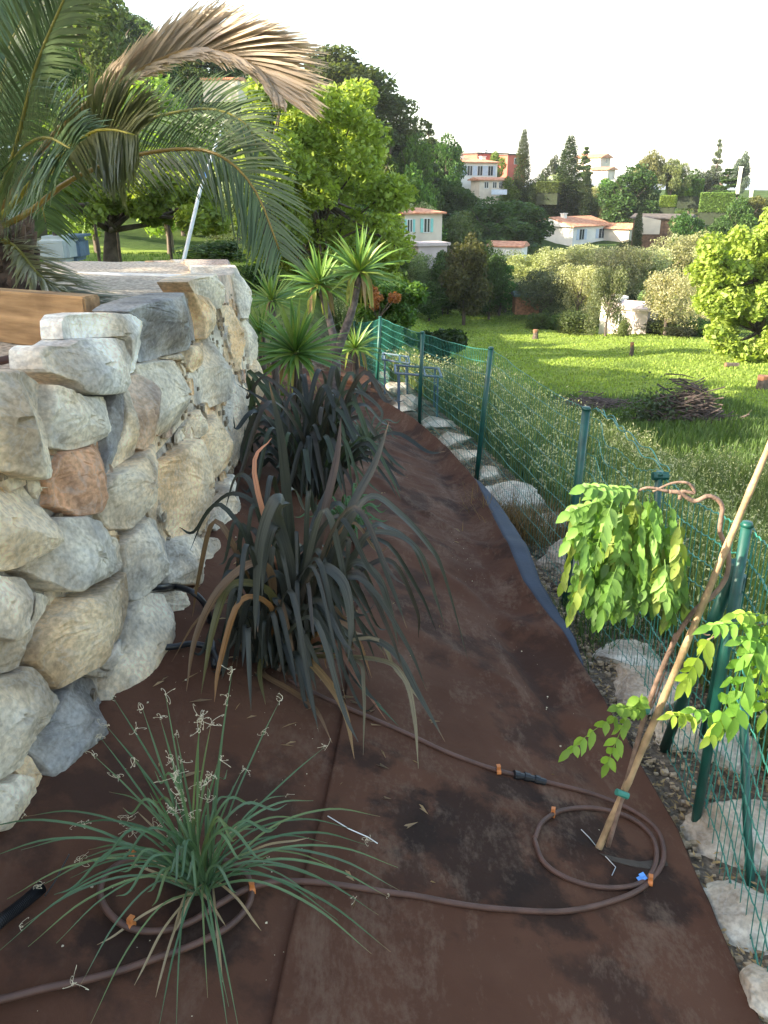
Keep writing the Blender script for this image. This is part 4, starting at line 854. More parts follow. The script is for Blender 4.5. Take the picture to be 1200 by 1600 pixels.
# ------------------------------------------------------------------ behind the terrace, left
van = empty('white_van', at(18, 410, 14), 'white camper van half hidden behind the palm trunk', 'van'); k = .9
MB().box((-.9, 0, .95), (2.2, 1.9, 1.5)).box((-.9, 0, 1.75), (2.0, 1.7, .12)).build('body', M['white'], van)
MB().box((.22, 0, 1.25), (.06, 1.5, .6)).build('window', M['glass'], van)
MB().box((.25, 0, .5), (.1, 1.85, .3)).build('bumper', M['black'], van)
for s in (-1, 1): MB().box((.24, s*.75, .75), (.05, .16, .22)).build('tail_light', M['wallred'], van)
for x in (-1.6, -.2):
    for s in (-1, 1): MB().tube([(x, s*.85, .15), (x, s*.98, .15)], .3, 14).build('wheel', M['black'], van)
def rbox(name, m_, c, d_, label, catg, rz=0, bev=.06):
    import bmesh
    b = bmesh.new(); bmesh.ops.create_cube(b, size=1); bmesh.ops.scale(b, vec=d_, verts=b.verts); bmesh.ops.bevel(b, geom=b.edges[:], offset=bev, segments=3, affect='EDGES')
    me = bpy.data.meshes.new(name); b.to_mesh(me); b.free(); me.materials.append(m_); o = link(name, me, label=label, cat=catg, loc=c); o.rotation_euler.z = rz; return o
bn = rbox('water_tank', M['grey_paint'], at(92, 388, 12), (.42, .5, .34), 'pale grey plastic tank standing beside the white van', 'tank')
MB().tube([(0, 0, .16), (0, 0, .22)], .06, 10).build('lid', M['black'], bn)
bn = rbox('blue_bin', M['blue_metal'], at(118, 388, 12.3), (.26, .5, .32), 'blue grey bin right of the pale grey tank', 'bin')
MB().box((0, 0, .175), (.3, .54, .03)).build('lid', M['blue_metal'], bn)
# leaning pole
pp = MB(); q0 = at(281, 432, 8.2); q1 = at(312, 300, 8.6); q2 = at(350, 190, 9.0); pp.tube([q0-np.array([0, 0, .25]), q0, q1, q2], [.02, .02, .018, .015], 10)
po = pp.build('leaning_pole', simple('pale_galvanised', (.52, .56, .57), .5, .1, 20, 0), smooth=True, label='slim pale pole leaning to the right behind the stone wall', cat='pole')
MB().tube([at(316, 277, 8.62), at(317, 271, 8.64)], .036, 10).build('tape_band', M['blue_tag'], po)
# earth heap
def heap(name, px, py, Y, wd, hh, m_, label, catg):
    p = at(px, py, Y); n = 26; a = np.linspace(0, 2*math.pi, n, endpoint=False); vs = []; fs = []
    for i, r in enumerate(np.linspace(1, .05, 8)):
        for k_ in a:
            rr = wd/2*r*(1+.25*math.sin(3*k_+1)+.1*random.uniform(-1, 1)); vs.append((rr*math.cos(k_), rr*.6*math.sin(k_), hh*(1-r**1.6)*(1+random.uniform(-.12, .12))-.05))
    for i in range(7):
        for k_ in range(n): fs.append((i*n+k_, i*n+(k_+1) % n, (i+1)*n+(k_+1) % n, (i+1)*n+k_))
    fs.append(tuple(7*n+k_ for k_ in range(n))); return link(name, mesh(name, vs, fs, m_), label=label, cat=catg, loc=p)
heap('earth_heap', 240, 432, 8.6, .75, .17, simple('brown_earth', (.22, .14, .09), .95, .4, 14, 1.), 'small heap of brown earth left of the pole foot', 'heap')
# soil verge just behind the kerb + lawn fence
for i, px_ in enumerate((155, 188, 268)):
    p = at(px_, 405, 19); MB().tube([(0, 0, -.3), (0, 0, .75)], .035, 6).build('lawn_post', M['bark'], label=['left', 'middle', 'right'][i]+' one of three thin posts of a low fence on the far lawn', cat='post', loc=p)
# ------------------------------------------------------------------ wire fence
fence = empty('wire_fence', (0, 0, 0), 'green wire mesh fence on metal posts between the bank and the meadow', 'fence')
def post3(px0, py0, px1, py1, Y, dY=0): return at(px0, py0, Y), at(px1, py1, Y+dY)
PO = [post3(1290, 1990, 1420, 1060, 1.15), post3(1084, 1300, 1167, 822, 2.42, 0), (at(1014, 955, 3.32), at(1030, 742, 3.3)), post3(882, 945, 916, 640, 4.35), post3(743, 762, 767, 545, 6.7), post3(655, 668, 660, 520, 9.), post3(588, 606, 594, 496, 11.5), post3(552, 580, 554, 503, 14.5)]
for i, (a_, b_) in enumerate(PO):
    r_ = (.024, .0195, .018, .026, .024, .024, .024, .024)[i]; b = MB(); d = b_-a_; b.tube([a_-d/np.linalg.norm(d)*(.25 if i != 2 else .02), a_+d*.5, b_], r_*.9, 12); b.tube([b_, b_+d/np.linalg.norm(d)*.015], [r_*1.12, r_*.8], 12)
    b.build('post', M['green_metal'], fence, smooth=True)
def sag(u): return 4*u*(1-u)
for i in range(len(PO)-1):
    (a0, a1), (b0, b1) = PO[i], PO[i+1]
    if i == 1: b0 = b0+np.array([0, 0, -.5])
    if i == 2: a0 = a0+np.array([0, 0, -.5])
    L = np.linalg.norm(b0-a0); nv = int(L/.052); w_ = MB(); rw = (.0021 if i < 2 else .0015) if i < 4 else .002; nseg = int(L/.05)
    off = np.array([.03, 0, 0])
    def fp(u, v): 
        p = (a0*(1-u)+b0*u)*(1-v)+(a1*(1-u)+b1*u)*v+off; s_ = sag(u)
        bul = (.10 if i == 2 else .025)*s_; return p+np.array([bul*math.sin(5*u+i)*v*.4+.004*math.sin(23*u+7*v), 0, -(.05 if i == 2 else .02)*s_*v+(.02 if i == 2 else .003)*math.sin(17*u)*v+.02*(1-v)])
    nh = 12
    for k in range(nh):
        v = k/(nh-1)*.985; pts = []
        for j in range(nseg*2+1):
            u = j/(nseg*2); p = fp(u, v); pts.append(p+np.array([0, 0, .0035*(1 if j % 2 else -1)]))
        w_.tube(pts, rw*1.35, 4, False)
    for k in range(nv+1): w_.tube([fp(k/max(1, nv), v) for v in (0, .25, .5, .75, .985)], rw, 3, False)
    w_.build('wire_mesh', M['green_wire'], fence, kind='stuff')
for pts, r_, lb_ in (([at(1150, 880, 2.45), at(1034, 1180, 2.95)], .022, 'sloping brace leaning back from the corner post'), ([at(1161, 1095, 2.4), at(1168, 1300, 2.25), at(1184, 1535, 2.0)], .015, 'thin dark blue green brace pole nearest the camera'), ([at(1158, 900, 2.44), at(1100, 1150, 2.6)], .02, 'second brace behind the corner post')):
    b = MB(); b.tube(pts, r_, 10); b.build('brace', M['green_metal'], fence, smooth=True, label=lb_)
cp = MB(); c0 = at(1016, 943, 3.3); c1 = at(1031, 744, 3.3); cp.tube([c1+np.array([-.03, 0, 0]), c1+np.array([.035, 0, .0])], .019, 8); cp.build('clamp', M['green_metal'], fence)
tw = MB(); 
for s in range(2):
    pts = []
    for j in range(60):
        u = j/59; p = PO[3][1]*(1-u)+PO[2][1]*u; pts.append(p+np.array([.035+.02*math.sin(7*u+s*2), 0, .012*math.sin(31*u+3*s)+.05*math.sin(math.pi*u)*(1-.8*u)+s*.01]))
    tw.tube(pts, .0028, 5, False)
tw.build('top_wire', M['green_wire'], fence)
# ------------------------------------------------------------------ boulders under the fence
def boulder(px, py, wpx, hpx, col, label, dz=0, dep=None, yaw=0, seed=0):
    p = gnd(px, py); Y = p[1]; g = np.random.default_rng(seed+int(px)); a, b = wpx/F*Y/2*1.3, hpx/F*Y/2*1.35; c = dep or a*.8
    import bmesh
    bm = bmesh.new(); bmesh.ops.create_icosphere(bm, subdivisions=5, radius=1)
    pl_ = [(g.normal(size=3), g.uniform(.5, .85)) for _ in range(20)]; pl_ = [(n/np.linalg.norm(n), k) for n, k in pl_]
    for v in bm.verts:
        q = np.array(v.co)
        for n, k in pl_:
            s = q@n
            if s > k: q = q-n*(s-k)*.92
        f = 1+.2*fbm(q[0]*3+seed, q[1]*3+q[2]*2, 4)+.12*fbm(q[0]*9+q[2]*7, q[1]*9+q[2]*4, 4); v.co = Vector((q[0]*a*f, q[1]*c*f*1.2, q[2]*b*f*.8))
    me = bpy.data.meshes.new('boulder'); bm.to_mesh(me); bm.free(); me.materials.append(M['stone'])
    o = link('boulder', me, label=label, cat='rock', loc=(p[0], p[1], p[2]+dz+b*.15), color=col); o.rotation_euler = (0, 0, yaw); return o
WB = (.62, .62, .58)
for i, t in enumerate([
 (603, 592, 40, 26, LG, 'small far rock where the cloth edge begins beside the first fence posts'),
 (622, 612, 46, 26, WB, 'pale rock left of the second fence post near the far bend'),
 (641, 633, 50, 26, LG, 'grey rock left of the foot of the second fence post'),
 (628, 640, 40, 16, CR, 'flat cream rock against the standing cloth edge'),
 (680, 665, 66, 26, WB, 'pale flat rock at the foot of the second fence post'),
 (706, 692, 60, 30, LG, 'long grey rock between the second and third posts'),
 (728, 716, 56, 28, CR, 'cream rock just left of the third fence post'),
 (765, 745, 50, 24, LG, 'grey rock beneath the third fence post'),
 (800, 785, 104, 62, WB, 'large bluish white boulder just right of the third fence post'),
 (850, 822, 70, 36, WB, 'flat pale slab tailing off from the large bluish white boulder'),
 (905, 885, 110, 66, (.55, .50, .44), 'broad beige boulder behind the fourth fence post'),
 (935, 940, 90, 40, LG, 'grey rubble rock below the hanging wisteria leaves'),
 (990, 1032, 110, 42, WB, 'flat topped pale slab left of the bamboo cane'),
 (1010, 1085, 150, 76, (.55, .49, .42), 'large beige block behind the bamboo cane'),
 (1060, 1150, 120, 90, CR, 'cream rock between the sloping brace and the corner post'),
 (1130, 1180, 130, 130, WB, 'tall white block behind the corner post'),
 (1150, 1310, 180, 170, (.58, .54, .48), 'big pale block seen through the mesh right of the corner post'),
 (1175, 1450, 180, 170, WB, 'white block low at the right edge beside the thin brace'),
 (1200, 1570, 170, 150, LG, 'grey rock at the bottom right corner of the photo')]):
    boulder(*t, seed=i*5, yaw=random.uniform(-.3, .3))
# gravel, litter and small stones of the strip
sc = MB(); g = np.random.default_rng(21)
def chip(b, p, r, g):
    vs = [p+np.array([sx*r, sy*r*.8, sz*r*.6])*g.uniform(.55, 1.15, 3) for sx in (-1, 1) for sy in (-1, 1) for sz in (-1, 1)]
    b.add(vs, [(0, 1, 3, 2), (4, 6, 7, 5), (0, 4, 5, 1), (2, 3, 7, 6), (0, 2, 6, 4), (1, 5, 7, 3)])
for _ in range(6500):
    y = 1.2+g.random()**1.3*8; x = xe(y)+.0+g.random()*(.75); r = .003+.013*g.random()**3; chip(sc, np.array([x, y, float(H(x, y))+.01]), r, g)
sc.build('gravel', M['stone'], kind='stuff', color=(.42, .34, .24), label='loose stones and grit on the soil strip between the cloth edge and the fence', cat='gravel')
lt = []; 
N = 5200; y = 1.2+g.random(N)**1.2*8; x = xe(y)+.01+g.random(N)*.7; C = np.stack([x, y, H(x, y)+.02+g.random(N)*.015], -1); v, f = leaves(C, np.full(N, .014), g, 1.2, .3)
link('leaf_litter', mesh('leaf_litter', v, f, M['leaf']), kind='stuff', color=(.34, .25, .15), label='dry leaf litter scattered on the soil strip by the fence', cat='litter')
# ------------------------------------------------------------------ grasses
def blades(name, x, y, z, h, wd, col, lean, label, m_='grass', seeds=0):
    g = np.random.default_rng(len(x)); n = len(x); a = g.uniform(0, 2*math.pi, n); d = np.stack([np.cos(a), np.sin(a), 0*a], -1); s = np.stack([-np.sin(a), np.cos(a), 0*a], -1)
    base = np.stack([x, y, z], -1); ln = (lean*g.random(n)*h)[:, None]; V_ = []
    for t, ww in ((0, 1), (.4, .85), (.75, .5), (1, .05)):
        c = base+np.array([0, 0, 1.])*(h*t)[:, None]+d*ln*t*t; V_ += [c-s*(wd*ww)[:, None], c+s*(wd*ww)[:, None]]
    vv = np.stack(V_, 1).reshape(-1, 3); i = np.arange(n)[:, None]*8
    fs = np.concatenate([i+np.array([[0, 1, 3, 2]]), i+np.array([[2, 3, 5, 4]]), i+np.array([[4, 5, 7, 6]])], 0)
    if seeds:
        k = g.choice(n, int(n*.32), replace=False); C = []; 
        for q in range(seeds): C.append(base[k]+np.array([0, 0, 1.])*(h[k]*g.uniform(.75, 1.05, len(k)))[:, None]+d[k]*ln[k]*.9+g.normal(0, .025, (len(k), 3)))
        v2, f2 = leaves(np.concatenate(C), np.full(len(k)*seeds, .013)*(1+.4*(np.tile(y[k], seeds) > 6)), g, 0, .35)
        link(name+'_heads', mesh(name+'_heads', v2, f2, M[m_]), kind='stuff', color=(.50, .49, .32), label='pale dry seed heads of the tall grass behind the fence', cat='grass')
    return link(name, mesh(name, vv, fs, M[m_]), kind='stuff', color=col, label=label, cat='grass')
g = np.random.default_rng(31)
N = 60000; y = 2.2+g.random(N)**.9*17; dx_ = .45+g.random(N)**1.5*np.minimum(4.2, 1.3+y*.3); x = xf(y)+dx_
hh = (.28+.50*g.random(N))*(.45+.55*sm((fbm(x*.7, y*.7, 3)+.25)*2))
blades('tall_grass', x, y, H(x, y)-.02, hh, .0035+.0011*y*.5, (.15, .20, .075), .5, 'tall wild oats and uncut grass on the slope behind the fence', seeds=4)
N = 52000; y = 4+g.random(N)*20; x = xf(np.minimum(y, 20))+1.5+g.random(N)*11
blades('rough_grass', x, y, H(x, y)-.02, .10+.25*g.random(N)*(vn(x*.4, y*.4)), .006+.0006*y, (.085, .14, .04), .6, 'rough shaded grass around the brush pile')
N = 60000; y = 20+g.random(N)**1.1*52; b = -.02+g.random(N)*.55; x = b*y
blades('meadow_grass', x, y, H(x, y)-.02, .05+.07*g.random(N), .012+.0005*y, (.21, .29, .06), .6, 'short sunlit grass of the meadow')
N = 6000; y = 9+g.random(N)*20; x = -y*(.12+g.random(N)*.4)
blades('lawn_grass', x, y, H(x, y)-.02, .05+.06*g.random(N), .012+.0*y, (.08, .15, .02), .6, 'lawn grass behind the terrace')
def dry(px, py, n, r, h, col, label):
    p = gnd(px, py); g = np.random.default_rng(px); x = p[0]+g.normal(0, r, n); y = p[1]+g.normal(0, r, n); blades('grass_tuft', x, y, H(x, y), h*(.5+g.random(n)), np.full(n, .003), col, 1.1, label)
dry(820, 838, 900, .16, .2, (.20, .13, .07), 'dry brown grass tuft below the bluish white boulder')
dry(960, 990, 500, .18, .12, (.07, .12, .04), 'green weeds at the foot of the mesh below the wisteria')
dry(985, 575, 400, .5, .35, (.07, .13, .025), 'uncut tuft around the cut stump in the meadow')
# brush pile
bp = empty('brush_pile', gnd(1075, 660), 'heap of dark cut branches lying on the shaded grass', 'brush pile'); bY = bp.location.y; g = np.random.default_rng(8)
def sticks(n, cx, w_, h_, L_, seed):
    g = np.random.default_rng(seed); b = MB()
    for _ in range(n):
        q = np.array([cx+g.normal(0, w_*.4), g.normal(0, w_*.3), 0]); q[2] = abs(g.normal(0, .5))*h_*math.exp(-((q[0]-cx)/w_)**2*2); a = g.uniform(-.6, .6)+(0 if g.random() < .5 else math.pi); l = L_*g.uniform(.4, 1)
        d = np.array([math.cos(a), math.sin(a), g.normal(-.1, .35)])*l; b.tube([q-d/2, q+np.array([0, 0, .04]), q+d/2], [.018, .013, .004], 4, False)
    return b
k = bY/F
sticks(520, -.05, 62*k, 50*k, 70*k, 1).build('branches', simple('dark_cut_branches', (.085, .062, .052), .9, .4, 6, 0), bp, kind='stuff')
C = np.stack([g.normal(-40*k, 26*k, 2600), g.normal(0, 25*k, 2600), np.abs(g.normal(0, 22*k, 2600))], -1); v, f = leaves(C, np.full(2600, .045), g); link('leafy_branches', mesh('leafy_branches', v, f, M['leaf']), bp, kind='stuff', color=(.07, .10, .05))
bp2 = empty('brush_pile', gnd(925, 640), 'low spread of grey cut twigs left of the big branch heap', 'brush pile')
sticks(300, 0, 80*k, 14*k, 60*k, 2).build('branches', simple('grey_twigs', (.12, .09, .08), .9, .4, 6, 0), bp2, kind='stuff')
# stumps
for px_, py_, w_, h_, lab in ((836, 530, 8, 14, 'dark upright stump in the sunny meadow, leftmost of the stumps'), (986, 556, 6, 20, 'thin reddish cut stem standing in the middle of the meadow'), (1143, 575, 20, 9, 'cut log with a pale reddish end lying near the lime tree'), (1190, 608, 18, 20, 'short dark stump with a fresh cut top at the right edge of the meadow')):
    p = gnd(px_, py_); Y = p[1]; r_ = w_/F*Y/2; hh = h_/F*Y; o = empty('tree_stump', p, lab, 'stump'); b = MB()
    if w_ > h_*1.5: b.tube([(-r_, 0, hh/2), (0, 0, hh/2), (r_, 0, hh/2)], [hh/2, hh/2.1, hh/2.2], 9); b.build('bark', M['bark'], o); MB().tube([(-r_-.02, 0, hh/2), (-r_, 0, hh/2)], hh/2.2, 9).build('cut_face', M['rust'], o)
    else: b.tube([(0, 0, -.1), (.02, 0, hh*.5), (0, .02, hh)], [r_*1.3, r_, r_*.8], 9); b.build('bark', M['bark'], o); MB().tube([(0, .02, hh*.72), (0, .02, hh+.03)], r_*.95, 9).build('cut_face', M['rust'], o)
# blue trestles
def trestle(px0, px1, top, bot, Y, label):
    o = empty('metal_trestle', (0, 0, 0), label, 'trestle'); b = MB(); a = at(px0, top, Y); c = at(px1, top+6, Y-.2); d = np.array([0, .55, -.02]); r = .014
    for nm, P in (('top_bar', [a, c]), ('top_bar', [a+d, c+d]), ('cross_bar', [a, a+d]), ('cross_bar', [c, c+d]), ('cross_bar', [a*.35+c*.65, a*.35+c*.65+d])): MB().tube(P, r, 6).build(nm, M['blue_metal'], o)
    dz = np.array([0, 0, a[2]-at(px0, bot, Y)[2]])
    for p in (a+.08*(c-a), c-.08*(c-a)):
        for q in (0, 1): MB().tube([p+d*q, p+d*q-dz], r, 6).build('leg', M['blue_metal'], o)
trestle(598, 640, 562, 615, 10.6, 'far blue metal trestle behind the second fence bay')
trestle(618, 690, 583, 645, 9.3, 'near blue metal trestle behind the fence by the pale rocks')
# ------------------------------------------------------------------ strap leaved plants
def strap(path, w, parent, col, name='leaf', fold=.35, k=5, tipcol=None, up=(0, 0, 1), flat=False, wprof=None):
    P = np.array(cat(path, k)); m = len(P); T = np.gradient(P, axis=0); T /= np.linalg.norm(T, axis=1)[:, None]+1e-9; vs = []; fs = []
    view = np.array([0, -.6, .8])
    for i in range(m):
        s = np.cross(T[i], view); s /= np.linalg.norm(s)+1e-9
        if i: s = s if s@ps > 0 else -s
        ps = s; n = np.cross(s, T[i]); t = i/(m-1); ww = w*(.65+.35*min(1, t*4))*(1-max(0, (t-.55)/.45)**1.8) if wprof is None else w*wprof(t); ww = max(ww, .0006)
        vs += [P[i]-s*ww+n*ww*fold, P[i], P[i]+s*ww+n*ww*fold]
    for i in range(m-1):
        b = i*3; fs += [(b, b+1, b+4, b+3), (b+1, b+2, b+5, b+4)]
    me = mesh(name, vs, fs, M['strap'], True); uvl = me.uv_layers.new(name='UVMap'); li = np.zeros(len(me.loops), np.int32); me.loops.foreach_get('vertex_index', li)
    uvl.data.foreach_set('uv', np.stack([(li % 3)*.5, (li//3)/(m-1)], -1).astype(np.float32).ravel()); return link(name, me, parent, color=col)
def arc(base, a, L, lift, out, droop):
    """leaf rising from base towards heading a, then arching over"""
    d = np.array([math.cos(a), math.sin(a), 0]); return [base, base+d*out*.25*L+np.array([0, 0, lift*.55*L]), base+d*out*.6*L+np.array([0, 0, lift*.85*L]), base+d*out*.9*L+np.array([0, 0, (lift-droop*.5)*.8*L]), base+d*out*L*1.05+np.array([0, 0, max(-.0, (lift-droop))*L])]
PHD = (.030, .036, .030); PH = [(.030, .034, .031), (.040, .043, .040), (.026, .031, .029), (.044, .038, .033)]
ph = empty('flax_plant', cg(440, 1030), 'large dark bronze strap leaved flax plant in the middle of the cloth', 'plant'); pb0 = np.array(ph.location); ph.location = (0, 0, 0)
Q = lambda L: [(x/2.4+260, y/2.4+580) for x, y in L]
def hero(L, w, col, tip='g', b=None, base=None, par=None, off=.02, bend=0):
    base = pb0 if base is None else base; par = par or ph; px = L[-1]
    if tip == 'g': t3 = cg(px[0], px[1], off); Yt_ = t3[1]
    else: Yt_ = base[1]+tip
    n = len(L); b0_ = base+np.array([random.uniform(-.05, .05), random.uniform(-.05, .05), 0]); pts = [b0_]
    for i, (x, y) in enumerate(L):
        f = (i+1)/n; Y = b0_[1]+(Yt_-b0_[1])*f; p = at(x, y, Y); pts.append(p)
    return strap(pts, w*.72, par, col)
TAN = (.30, .17, .10); OLV = (.10, .09, .035); BRN = (.14, .085, .05); GBL = (.058, .062, .056)
hero(Q([(475,750),(455,500),(430,250),(385,40)]), .026, PH[0], .05)
hero(Q([(590,760),(690,520),(780,350),(835,190)]), .024, PH[1], .25)
hero(Q([(540,760),(600,500),(640,320),(655,170)]), .022, (.06, .04, .034), .3)
hero(Q([(530,700),(560,560),(610,420)]), .024, PH[1], .4)
hero(Q([(470,800),(420,560),(445,487),(400,485),(350,640),(335,850),(332,1005)]), .030, GBL, -.25)
hero(Q([(460,800),(430,620),(400,585),(370,700),(358,850)]), .026, GBL, -.2)
hero(Q([(540,900),(540,770),(590,735),(665,800),(692,950),(680,1100)]), .028, GBL, -.3)
hero(Q([(600,850),(640,700),(682,635),(670,780)]), .020, PH[1], -.1)
hero(Q([(600,800),(680,580),(770,470),(880,540),(980,650),(1040,760),(1130,1080)]), .018, GBL, .1)
hero(Q([(620,800),(700,700),(760,610),(880,620),(960,700),(1010,850),(1045,960)]), .016, GBL, .0)
hero(Q([(600,850),(700,720),(790,770),(840,900),(870,1030)]), .020, GBL, -.1)
hero(Q([(620,850),(760,600),(830,590),(920,650),(980,800)]), .016, GBL, .2)
hero(Q([(620,850),(740,740),(850,720),(940,900),(945,1000)]), .015, PH[3], .1)
hero(Q([(460,800),(360,540),(310,410),(260,400),(220,520)]), .016, PH[1], .2)
hero(Q([(430,800),(360,540),(250,460),(150,540),(90,670)]), .014, PH[0], .2)
hero(Q([(430,850),(340,610),(290,620),(210,690)]), .014, PH[1], .15)
hero(Q([(400,800),(330,720),(200,820),(110,1000),(75,1200)]), .022, BRN)
hero(Q([(400,850),(250,800),(180,950),(130,1210)]), .022, OLV)
hero(Q([(400,900),(280,860),(200,1100),(180,1240)]), .016, (.26, .13, .05))
hero(Q([(480,950),(470,820),(520,820),(550,880),(580,1000),(600,1115)]), .020, TAN)
hero(Q([(580,980),(650,940),(720,1010),(770,1150)]), .014, TAN)
hero(Q([(500,1060),(600,1160),(670,1280),(705,1455)]), .020, (.24, .15, .07))
hero(Q([(360,1130),(470,1200),(560,1270),(622,1395)]), .014, BRN)
hero(Q([(700,1000),(850,1050),(950,1220),(1045,1390)]), .018, GBL)
hero(Q([(780,1080),(890,1150),(930,1300),(945,1490)]), .013, (.20, .17, .11))
hero(Q([(640,1050),(720,1170),(870,1330)]), .014, (.05, .09, .06))
hero(Q([(700,1080),(740,1200),(738,1440)]), .010, (.13, .11, .07))
hero(Q([(600,1000),(700,1130),(825,1310)]), .012, (.20, .09, .06))
hero(Q([(760,1000),(860,1120),(995,1290)]), .010, (.22, .18, .12))
hero(Q([(450,850),(400,760),(300,880),(262,1110)]), .022, PH[0])
hero(Q([(430,950),(330,900),(240,860),(120,930),(20,1090)]), .012, BRN)
hero(Q([(500,980),(440,880),(410,860),(500,960),(570,1100),(640,1230)]), .016, GBL)
hero(Q([(380,1060),(350,1130),(372,1250)]), .014, OLV)
hero(Q([(440,820),(330,380),(395,250)]), .014, (.45, .20, .13), .15)
g = random.Random(12)
for i in range(170):
    a = g.uniform(0, 2*math.pi); L = g.uniform(.45, 1.0); st = g.random(); lift = g.uniform(.45, .95) if st < .5 else g.uniform(.25, .5)
    b = pb0+np.array([g.uniform(-.1, .1), g.uniform(-.1, .1), -.01]); out = g.uniform(.12, .55)*(.75 if math.cos(a) < 0 else 1.15); P = arc(b, a, L, lift*1.08, out, g.uniform(.15, .75))
    P = [np.array([p[0], p[1], max(p[2], float(zc(p[0], p[1]))+.01)]) for p in P]
    if min(p[0]-float(xw(p[1])) for p in P) < -.02: P = [np.array([max(p[0], float(xw(p[1]))+.03), p[1], p[2]]) for p in P]
    strap(P, g.uniform(.006, .0125), ph, g.choice(PH+[PHD, GBL, BRN if g.random() < .3 else PHD]))
# second flax, farther along the wall
pb1 = cg(490, 770); ph2 = empty('flax_plant', (0, 0, 0), 'second dark flax plant farther up the bank below the yuccas', 'plant')
for i in range(130):
    a = g.uniform(0, 2*math.pi); L = g.uniform(.45, .95); b = pb1+np.array([g.uniform(-.12, .12), g.uniform(-.12, .12), -.01])
    P = arc(b, a, L, g.uniform(.4, 1.05), g.uniform(.2, .85), g.uniform(.1, .7)); P = [np.array([max(p[0], float(xw(p[1]))+.03), p[1], max(p[2], float(zc(p[0], p[1]))+.01)]) for p in P]
    strap(P, g.uniform(.009, .017), ph2, g.choice(PH+[(.045, .06, .045), (.05, .075, .04)]))
def H2(L, w, col, dy=0): hero(L, w, col, dy, base=pb1, par=ph2)
H2([(470, 700), (430, 640), (370, 600)], .022, PH[1], .1); H2([(540, 700), (545, 630), (560, 612), (595, 640), (595, 665)], .02, GBL, -.1)
H2([(500, 690), (470, 620), (448, 600)], .02, PH[0], .1)
# small green tufts
def tuft(px, py, n, L0, w, col, label, name='grassy_plant'):
    b0_ = cg(px, py); o = empty(name, (0, 0, 0), label, 'plant'); g = random.Random(px)
    for i in range(n):
        a = g.uniform(0, 6.28); P = arc(b0_+np.array([g.uniform(-.02, .02), g.uniform(-.02, .02), 0]), a, L0*g.uniform(.6, 1.1), g.uniform(.35, 1.0), g.uniform(.2, .9), g.uniform(.1, .4))
        strap([np.array([p[0], p[1], max(p[2], float(zc(p[0], p[1]))+.008)]) for p in P], w, o, col)
    return o
tuft(545, 838, 60, .36, .006, (.06, .13, .05), 'small bright green tuft half hidden behind the large flax')
tuft(570, 718, 45, .45, .006, (.06, .09, .06), 'narrow leaved tuft with dry tips right of the second flax')
# yuccas
YC = [(.10, .20, .04), (.14, .25, .05), (.08, .17, .04), (.18, .25, .05)]
def rosette(c, r, n, parent, w=.022, dirv=(0, 0, 1), dead=6):
    g = random.Random(int(c[0]*997)); up = np.array(dirv, float)
    for i in range(n):
        t = (i+.5)/n; el = math.asin(1-1.35*t) if 1-1.35*t > -1 else -1; a = i*2.39996; a += g.gauss(0, .15); el += g.gauss(0, .12); d = np.array([math.cos(el)*math.cos(a), math.cos(el)*math.sin(a), math.sin(el)]); L = r*g.uniform(.7, 1.15)
        P = [c+d*.02, c+d*L*.35, c+d*L*.7+np.array([0, 0, -.02*L]), c+d*L+np.array([0, 0, -.10*L])]; strap(P, w*g.uniform(.8, 1.1), parent, g.choice(YC), k=3, wprof=lambda t: (.55+.45*math.sin(math.pi*min(1, t*1.2)))*(1-t**3))
    for i in range(dead):
        a = g.uniform(0, 6.28); P = [c, c+np.array([.1*math.cos(a), .1*math.sin(a), -.1*r]), c+np.array([.16*math.cos(a), .16*math.sin(a), -.7*r])]; strap(P, w, parent, g.choice([(.36, .33, .10), (.30, .22, .12), (.22, .27, .06)]), k=3)
yb = cg(522, 622); Yy = yb[1]
y1 = empty('yucca_plant', (0, 0, 0), 'tall forked yucca with two lit spiky heads on a grey trunk', 'plant')
f0 = at(524, 545, Yy); c1_ = at(500, 445, Yy+.1); c2_ = at(562, 425, Yy-.1)
b = MB(); b.tube(cat([yb-np.array([0, 0, .05]), f0, c1_], 5), list(np.linspace(.065, .035, 11)), 9); b.tube(cat([f0-np.array([0, 0, .08]), (f0+c2_)/2+np.array([.05, 0, 0]), c2_], 5), list(np.linspace(.055, .035, 11)), 9)
b.build('trunk', simple('grey_yucca_trunk', (.15, .125, .115), .95, .4, 20, 1.), y1, smooth=True)
rosette(c1_, .52, 64, y1, .023, dead=20); rosette(c2_, .56, 70, y1, .023, dead=20)
y2 = empty('yucca_plant', (0, 0, 0), 'low green spiky yucca rosette against the end of the stone wall', 'plant')
c3_ = at(462, 552, 6.6); b = MB(); q_ = np.array([c3_[0], c3_[1], float(H(c3_[0], c3_[1]))-.03]); b.tube([q_, c3_], [.06, .045], 8); b.build('trunk', M['bark'], y2); rosette(c3_, .46, 110, y2, .018)
y3 = empty('yucca_plant', (0, 0, 0), 'yellow green narrow leaved yucca behind the far corner of the wall', 'plant')
for cc, rr in ((at(425, 470, 8.9), .45), (at(408, 520, 8.6), .4)):
    b = MB(); b.tube([np.array([cc[0], cc[1], float(H(cc[0], cc[1]))-.03]), cc], .04, 8); b.build('trunk', M['bark'], y3); rosette(cc, rr, 80, y3, .010, dead=2)
y4 = empty('yucca_plant', (0, 0, 0), 'yucca rosette low behind the forked trunk', 'plant'); c4 = at(555, 545, Yy+1.0); b = MB(); b.tube([np.array([c4[0], c4[1], float(H(c4[0], c4[1]))-.03]), c4], .04, 8); b.build('trunk', M['bark'], y4); rosette(c4, .42, 60, y4, .016)
